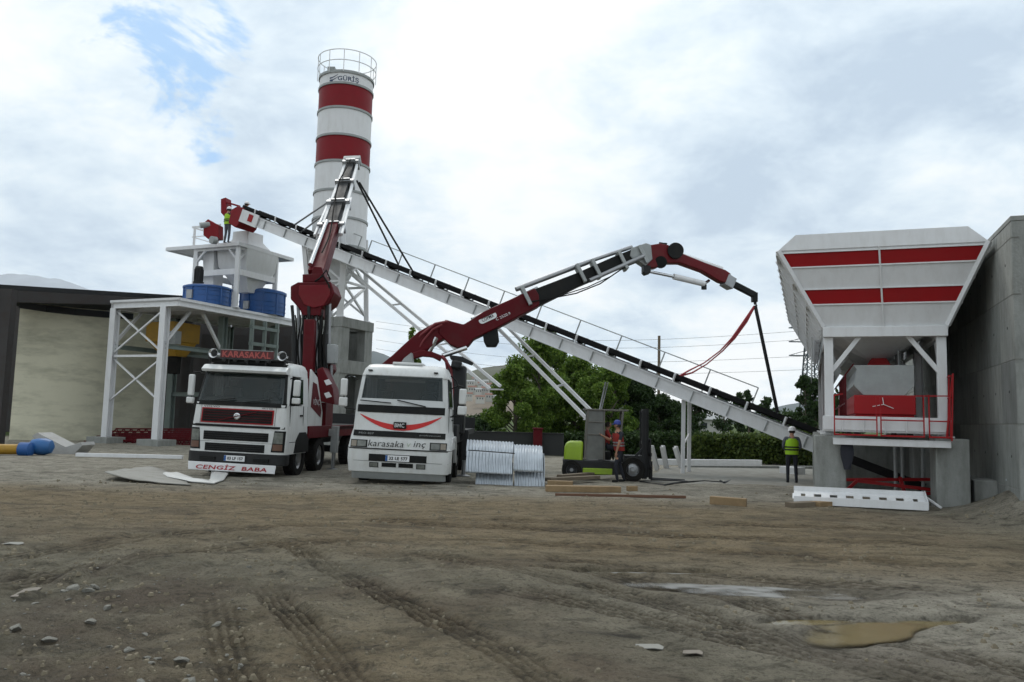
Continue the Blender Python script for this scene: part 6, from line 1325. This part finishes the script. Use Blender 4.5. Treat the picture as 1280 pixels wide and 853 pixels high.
def put_stone(x, y, s_, lab, grp, i):
    c = GP(x, y); o = bpy.data.objects.new('stone', SM[i % 7]); COL.objects.link(o); o.location = (c.x, c.y, gz(c.x, c.y)+s_*.10)
    o.scale = (s_*(1+.4*rng.random()), s_*(.75+.4*rng.random()), s_*(.45+.25*rng.random())); o.rotation_euler = (rng.normal()*.2, rng.normal()*.2, rng.random()*6); tag(o, lab, 'stone', grp)
for i, (x, y, s_, lab) in enumerate(big_): put_stone(x, y, s_*.5, lab, 'larger loose stones', i)
for i in range(85):
    x = rng.random()*330-10; y = 700+rng.random()**.8*150; s_ = .012+.026*rng.random()**2.5; put_stone(x, y, s_, 'small pale stone scattered on the mud at the lower left', 'small stones scattered at the lower left', i)
N_ = 9000; rr_ = 2.5*10**(rng.random(N_)*.92); an = rng.random(N_)*1.5-.75; cx, cy = rr_*np.sin(an), rr_*np.cos(an)
kp = (fbm(cx, cy, .9, 3, 200)+.25*(cx < -.5)+rng.random(N_)*.25 > .22) & (pudmask(cx, cy) < .08); cx, cy, rr_ = cx[kp], cy[kp], rr_[kp]; cz = ground_h(cx, cy)+track_terms(cx, cy, None)[0]
mb = MB()
for x, y, z, q in zip(cx, cy, cz, rr_):
    s_ = (.005+.020*rng.random()**2.2)*(1+.04*q); ph = rng.random()*6; k = 5
    lo = [V((x+s_*(.8+.5*rng.random())*math.cos(ph+t_*1.257), y+s_*(.8+.5*rng.random())*math.sin(ph+t_*1.257), z-.004)) for t_ in range(k)]; hi = [p_.lerp(V((x, y, z)), .45)+V((0, 0, s_*(.6+.5*rng.random()))) for p_ in lo]
    mb.loft([lo, hi])
tag(mb.build('mud_clods', mat('clod_soil', (.17, .145, .10), .95, var=.5, scale=2.5), smooth=20), 'crumbs and clods of dry mud strewn over the ground', kind='stuff')
mb = MB()
for i in range(1200):
    rr_ = 2.6*10**(rng.random()*.95); an = rng.normal()*.55-.1
    if abs(an) > .75: continue
    x, y = rr_*math.sin(an), rr_*math.cos(an)
    if x > 1 and rng.random() < .6: continue
    s_ = .004+.010*rng.random()**2; z = gz(x, y)+s_*.2 if i % 1 == 0 else 0
    a = [V((x, y, z))+V((s_*math.cos(t_+i), s_*math.sin(t_+i), 0)) for t_ in (0, 1.3, 2.9, 4.3)]; mb.add(a+[V((x, y, z+s_*.8))], [(0, 1, 4), (1, 2, 4), (2, 3, 4), (3, 0, 4)])
tag(mb.build('gravel', mat('mud_gravel', (.15, .14, .115), .95, var=.4, scale=9)), 'fine gravel and crumbs strewn over the mud', kind='stuff')
# ---------------------------------------------------------------- trees and background
def leafmat(n, a, b):
    M = bpy.data.materials.new(n); M.use_nodes = True; t = M.node_tree; l = t.links.new; bs = t.nodes['Principled BSDF']; bs.inputs['Roughness'].default_value = .6; bs.inputs['Specular IOR Level'].default_value = .25
    g = nd(t, 'ShaderNodeNewGeometry'); ob_ = nd(t, 'ShaderNodeMix', data_type='RGBA'); ob_.inputs[6].default_value = c4(a); ob_.inputs[7].default_value = c4(b); l(g.outputs['Random Per Island'], ob_.inputs[0]); l(ob_.outputs[2], bs.inputs['Base Color'])
    tr = nd(t, 'ShaderNodeBsdfTranslucent'); l(ob_.outputs[2], tr.inputs[0]); ms = nd(t, 'ShaderNodeMixShader', inp={0: .3}); l(bs.outputs[0], ms.inputs[1]); l(tr.outputs[0], ms.inputs[2]); l(ms.outputs[0], t.nodes['Material Output'].inputs[0]); return M
lf1 = leafmat('spring_leaves', (.05, .11, .014), (.19, .28, .045)); lf2 = leafmat('dark_leaves', (.018, .04, .012), (.045, .08, .02)); lf3 = leafmat('hedge_leaves', (.03, .06, .012), (.11, .15, .03))
bark = mat('bark', (.09, .075, .055), .9, bump=.4)
def leaves(name, cents, radii, n, size, m_, parent, seed):
    r_ = np.random.default_rng(seed); cents = np.array([tuple(c) for c in cents]); radii = np.array(radii); wgt = radii[:, 0]**2; k = r_.choice(len(cents), n, p=wgt/wgt.sum())
    d = r_.normal(size=(n, 3)); d /= np.linalg.norm(d, axis=1)[:, None]; rad = r_.random(n)**.45; c = cents[k]+d*rad[:, None]*radii[k]
    a = r_.normal(size=(n, 3)); a /= np.linalg.norm(a, axis=1)[:, None]; b = np.cross(a, r_.normal(size=(n, 3))); b /= np.linalg.norm(b, axis=1)[:, None]
    s_ = size*(.6+.8*r_.random(n))[:, None]; vs = np.stack([c-a*s_, c-b*s_*.55, c+a*s_, c+b*s_*.55], 1).reshape(-1, 3)
    me = bpy.data.meshes.new(name); me.vertices.add(4*n); me.vertices.foreach_set('co', vs.ravel()); me.loops.add(4*n); me.loops.foreach_set('vertex_index', np.arange(4*n, dtype=np.int32)); me.polygons.add(n); me.polygons.foreach_set('loop_start', np.arange(0, 4*n, 4, dtype=np.int32)); me.update(calc_edges=True); me.materials.append(m_)
    o = bpy.data.objects.new(name, me); COL.objects.link(o)
    if parent: o.parent = parent
    return o
def tree(name, px, ytop, d, cw, m_, lab, n=9000, seed=0, base=.25, size=.11, grp='trees behind the plant', slim=1, gap=.5):
    r_ = np.random.default_rng(seed+100); q = P(px, ytop, d); H = q.z; t = thing(name, (q.x, d, -.1), lab, 'tree', group=grp); H += .1
    cents, rad = [], []; mb = MB(); mb.path([(0, 0, -.2), (.05, 0, H*.3), (-.06, .05, H*.6), (0, 0, H*.93)], [.035*H*slim*.7+.03, .028*H*slim*.7+.02, .05, .02], 8)
    nb = 26
    for i in range(nb):
        h = base+(1-base)*(i+.5)/nb; prof = math.sin(math.pi*min(1, (h-base)/(1-base)*.8+.17))**.75 if slim > .8 else 1-(abs(h-.5)*1.2)**2
        w_ = cw*prof*(gap+(1-gap)*r_.random()); a = r_.random()*6.28
        e_ = V((math.cos(a)*w_*.75, math.sin(a)*w_*.75, H*h+w_*.2)); s_ = V((0, 0, H*max(.12, h-.12)))
        mb.path([s_, s_.lerp(e_, .5)+V((0, 0, .1)), e_], [.05, .03, .012], 5); cr = (.16+.16*r_.random())*cw*(1.0 if slim > .8 else 1.3); cents.append(e_); rad.append((cr, cr, cr*.75))
        if i % 2: e2 = s_.lerp(e_, .5); cents.append(e2); rad.append((cr*.9, cr*.9, cr*.7))
    for i in range(5): cents.append(V((r_.normal()*cw*.12, r_.normal()*cw*.12, H*(.9+.1*i/5)))); rad.append((.10*cw, .10*cw, .2*cw))
    mb.build('trunk', bark, t); leaves('crown', cents, rad, n, size, m_, t, seed); return t
TR = [('leafy_tree', 645, 462, 46, 2.1, lf1, 'light green tree left of the slanting support leg, behind the galvanised sheets'), ('leafy_tree', 676, 422, 48, 2.4, lf1, 'tallest green tree rising behind the lower slanting support leg'), ('leafy_tree', 718, 452, 50, 2.3, lf1, 'green tree above the left side of the forklift'),
      ('leafy_tree', 765, 462, 48, 2.5, lf1, 'green tree right above the forklift cab'), ('leafy_tree', 797, 472, 50, 2.2, lf2, 'darker green tree above the forklift mast'), ('leafy_tree', 696, 440, 52, 2.4, lf1, 'green tree filling the gap between the tallest tree and the forklift trees'), ('leafy_tree', 742, 462, 53, 2.6, lf1, 'bushy green tree half hidden behind the tree above the forklift cab'), ('leafy_tree', 822, 500, 52, 2.2, lf2, 'low dark tree at the right end of the row behind the forklift'), ('young_tree', 517, 410, 44, .7, lf1, 'small sparse treetop between the two crane booms')]
for i, (nm, px, yt, d, cw, m_, lab) in enumerate(TR): tree(nm, px, yt, d, cw, m_, lab, n=19000 if i < 8 else 1500, seed=i, size=.085 if i < 8 else .09, base=.12)
tree('poplar', 1007, 473, 70, 1.0, lf2, 'slim dark poplar left of the pylon', 5000, 21, .05, .13, 'poplars near the pylon', slim=.5, gap=.8); tree('poplar', 1019, 476, 72, 1.2, lf2, 'dark poplar in front of the pylon beside the bin', 6000, 22, .05, .13, 'poplars near the pylon', slim=.5, gap=.8)
FT = [(838, 508, 75, 2.4, 'dark tree beside the grey slope right of the forklift'), (868, 502, 95, 3.0, 'dark tree seen just above the conveyor trestle'), (905, 496, 120, 3.0, 'distant dark tree under the lower conveyor'), (925, 492, 110, 1.5, 'thin distant tree peeking above the lower conveyor'), (936, 489, 105, 1.2, 'upright distant tree above the lower conveyor'), (957, 498, 115, 2.0, 'distant tree touching the dark strap'), (1035, 510, 80, 3.0, 'dark tree behind the left pier of the bin'), (590, 525, 80, 2.0, 'low round tree in the field behind the second truck'), (612, 522, 90, 2.4, 'low tree in the field left of the tall trees'), (1000, 520, 90, 4, 'broad low tree at the foot of the poplars'), (1060, 490, 60, 2.6, 'dark tree glimpsed beneath the bin')]
for i, (px, yt, d, cw, lab) in enumerate(FT): tree('distant_tree', px, yt, d, cw, lf2, lab, 2600, 40+i, .1, .20, 'distant trees across the field')
# hedge and dark wall
def hedge(name, x0, x1, ytop, d0, d1, m_, lab, seed, n=22000, th=.5):
    r_ = np.random.default_rng(seed); t = thing(name, P((x0+x1)/2, 560, (d0+d1)/2), lab, 'hedge'); t.location.z = 0; inv = V(t.location); c, rd = [], []
    for i in range(70):
        q = i/69; x = x0+(x1-x0)*q; d = d0+(d1-d0)*q; h = P(x, ytop, d).z*(.92+.22*r_.random()); p_ = P(x, 560, d)
        for z in (.12, .4, .75): c.append(V((p_.x, d+r_.normal()*.15, h*z))-V((inv.x, inv.y, 0))); rd.append((.7, th, h*.28))
    leaves('foliage', c, rd, n, .085, m_, t, seed)
    mb = MB()
    for i in range(24): q = i/23; p_ = P(x0+(x1-x0)*q, 560, d0+(d1-d0)*q)-inv; mb.tube((p_.x, p_.y, -.2), (p_.x+.1, p_.y, .6), .03, n=5)
    mb.build('stem', bark, t); return t
hedge('hedge', 705, 880, 541, 41, 40, lf2, 'dark hedge behind the forklift', 61); hedge('hedge', 872, 1060, 543, 39, 37, lf3, 'green topped hedge between the trestle and the standing person', 62)
dw = thing('boundary_wall', P(620, 555, 40), 'low dark boundary wall running behind the galvanised sheets', 'wall'); dw.location.z = -.1
mb = MB(); a = P(470, 545, 40); b = P(705, 545, 40); zt_ = P(620, 541, 40).z; mb.box(a.x, b.x, 40, 40.3, -.3, zt_); mb.build('wall_face', mat('dark_wall', (.028, .03, .03), .85, var=.3), dw, world=True)
mb = MB(); mb.box(a.x, b.x, 39.96, 40.34, zt_, zt_+.05); mb.build('coping', dark, dw, world=True)
c = P(672, 550, 39.7); mb = MB(); mb.box(c.x-.22, c.x+.22, 39.5, 39.9, -.3, P(672, 537, 39.7).z); mb.box(c.x-.26, c.x+.26, 39.46, 39.94, P(672, 537, 39.7).z, P(672, 535, 39.7).z); tag(mb.build('red_pillar', dred, None, world=True, bevel=.02), 'dark red square pillar standing at the boundary wall', 'pillar')
# grey heap beyond the trees
mb = MB(); c = P(822, 530, 85); ht = P(806, 462, 85).z; n = 40; rows = []
for k, (rr_, zz_) in enumerate(((1, 0), (.8, .22), (.58, .46), (.34, .72), (.14, .93), (0.02, 1))):
    rows.append([(c.x-2.4+4.9*rr_*math.cos(a)*(1+.06*math.sin(5*a+k)), 92+5*rr_*math.sin(a), ht*zz_*(1+.03*math.sin(7*a))-.2) for a in [2*math.pi*i/n for i in range(n)]])
mb.loft(rows); tag(mb.build('gravel_heap', mat('heap_gravel', (.09, .095, .095), .95, var=.2, bump=.6, bscale=3), None, world=True), 'steep dark grey gravel heap rising behind the trees right of the forklift', 'heap')
# houses
wallh = mat('house_render', (.45, .44, .41), .85); roofh = mat('clay_roof', (.20, .09, .06), .85); winh = mat('house_window', (.03, .035, .04), .2); roofg = mat('grey_roof', (.30, .31, .31), .7)
def house(px, py, d, w_, h_, lab, roof=roofh, grp='houses on the hillside', zb=None, rz=0):
    q = P(px, py, d); t = thing('house', (q.x, d, q.z if zb is None else zb), lab, 'house', rz=rz, group=grp); mb = MB(); mb.box(-w_/2, w_/2, 0, w_*.8, -3 if zb is None else -.3, h_); mb.build('wall', wallh, t)
    mb = MB(); e_ = w_*.06; mb.prism([(-w_/2-e_, -e_, h_+.003), (-w_/2-e_, w_*.8+e_, h_+.003), (-w_/2-e_, w_*.4, h_*1.38)], (w_+2*e_, 0, 0)); mb.build('roof', roof, t)
    for k in range(3):
        mb = MB(); x = (-.3+.3*k)*w_; mb.box(x-w_*.06, x+w_*.06, -.05, .02, h_*.35, h_*.75); mb.build('window', winh, t)
house(880, 531, 130, 8.5, 2.2, 'low pale house in the field seen under the conveyor', roofg, 'houses beyond the field', zb=0)
hp = [(588, 478), (594, 474), (601, 480), (607, 477), (613, 482), (590, 486), (598, 488), (606, 487), (616, 489), (624, 486), (632, 490), (612, 495), (622, 497), (586, 494), (600, 497)]
rw_ = ['topmost', 'upper', 'middle', 'lower', 'lowest']
order = sorted(range(len(hp)), key=lambda i: (hp[i][1], hp[i][0]))
ordn = ['first', 'second', 'third', 'fourth', 'fifth', 'sixth', 'seventh', 'eighth', 'ninth', 'tenth', 'eleventh', 'twelfth', 'thirteenth', 'fourteenth', 'fifteenth']
for r__, i in enumerate(order): px, py = hp[i]; house(px, py+4, 900-(py-474)*4, 6+3*rng.random(), 4+rng.random(), 'tiny house on the hillside, %s from the top' % ordn[r__], roofh if i % 3 else roofg)
# pylon, pole, power lines
steelp = mat('pylon_steel', (.10, .12, .13), .6, .5)
def pylon(px, ytop, d, wb_):
    q = P(px, ytop, d); H = q.z; t = thing('pylon', (q.x, d, 0), 'steel lattice pylon standing behind the poplars left of the bin', 'pylon'); mb = MB(); c_ = lambda k, z: V(((wb_*(1-z/H)+.35)*k[0], (wb_*(1-z/H)+.35)*k[1], z))
    Q = ((-1, -1), (1, -1), (1, 1), (-1, 1))
    for k in Q: mb.beam(c_(k, 0), c_(k, H), .14)
    n_ = 12
    for i in range(n_):
        z0_, z1_ = H*i/n_, H*(i+1)/n_
        for k in range(4): mb.beam(c_(Q[k], z0_), c_(Q[(k+1) % 4], z1_), .07); mb.beam(c_(Q[(k+1) % 4], z0_), c_(Q[k], z1_), .07)
    mb.build('lattice_mast', steelp, t); mb = MB()
    for z in (.72, .84, .96): mb.beam((-2.6, 0, H*z), (2.6, 0, H*z), .14); mb.beam((-2.6, 0, H*z), (0, 0, H*z+.8), .07); mb.beam((2.6, 0, H*z), (0, 0, H*z+.8), .07)
    mb.build('cross_arm', steelp, t); return t
pylon(1013, 405, 95, .9)
a = P(824, 420, 52); mb = MB(); mb.tube((a.x, 52, -.2), (a.x, 52, a.z), .10, .09, n=10); tag(mb.build('utility_pole', woodd, None, world=True), 'dark wooden pole rising behind the middle of the conveyor', 'pole')
wires = [((470, 402, 120), (1013, 413, 95)), ((470, 410, 120), (1013, 424, 95)), ((470, 425, 130), (1013, 445, 95)), ((470, 436, 130), (1013, 462, 95))]
for i, (p0, p1) in enumerate(wires):
    a, b = P(*p0), P(*p1); b2 = b+(b-a)*.35; mb = MB(); mb.path([a.lerp(b2, t_)-Z*2.0*math.sin(math.pi*min(1, t_*1.35))*1.0 for t_ in np.linspace(0, 1, 24)], .018, 4)
    tag(mb.build('power_line', dark, None, world=True), '%s of the four thin power lines crossing the sky behind the booms' % ['topmost', 'second from the top', 'third from the top', 'lowest'][i], 'power line', 'power lines')

# the air: even thin haze round everything
mb = MB(); mb.box(-6300, 6300, -6300, 6300, -6, 1500); hz = mb.build('haze', []); tag(hz, kind='stuff'); hm = bpy.data.materials.new('haze_air'); hm.use_nodes = True; ht_ = hm.node_tree; ht_.nodes.remove(ht_.nodes['Principled BSDF'])
pv = ht_.nodes.new('ShaderNodeVolumePrincipled'); pv.inputs['Density'].default_value = .00006; pv.inputs['Color'].default_value = (.80, .87, .95, 1); ht_.links.new(pv.outputs[0], ht_.nodes['Material Output'].inputs['Volume']); hz.data.materials.append(hm)
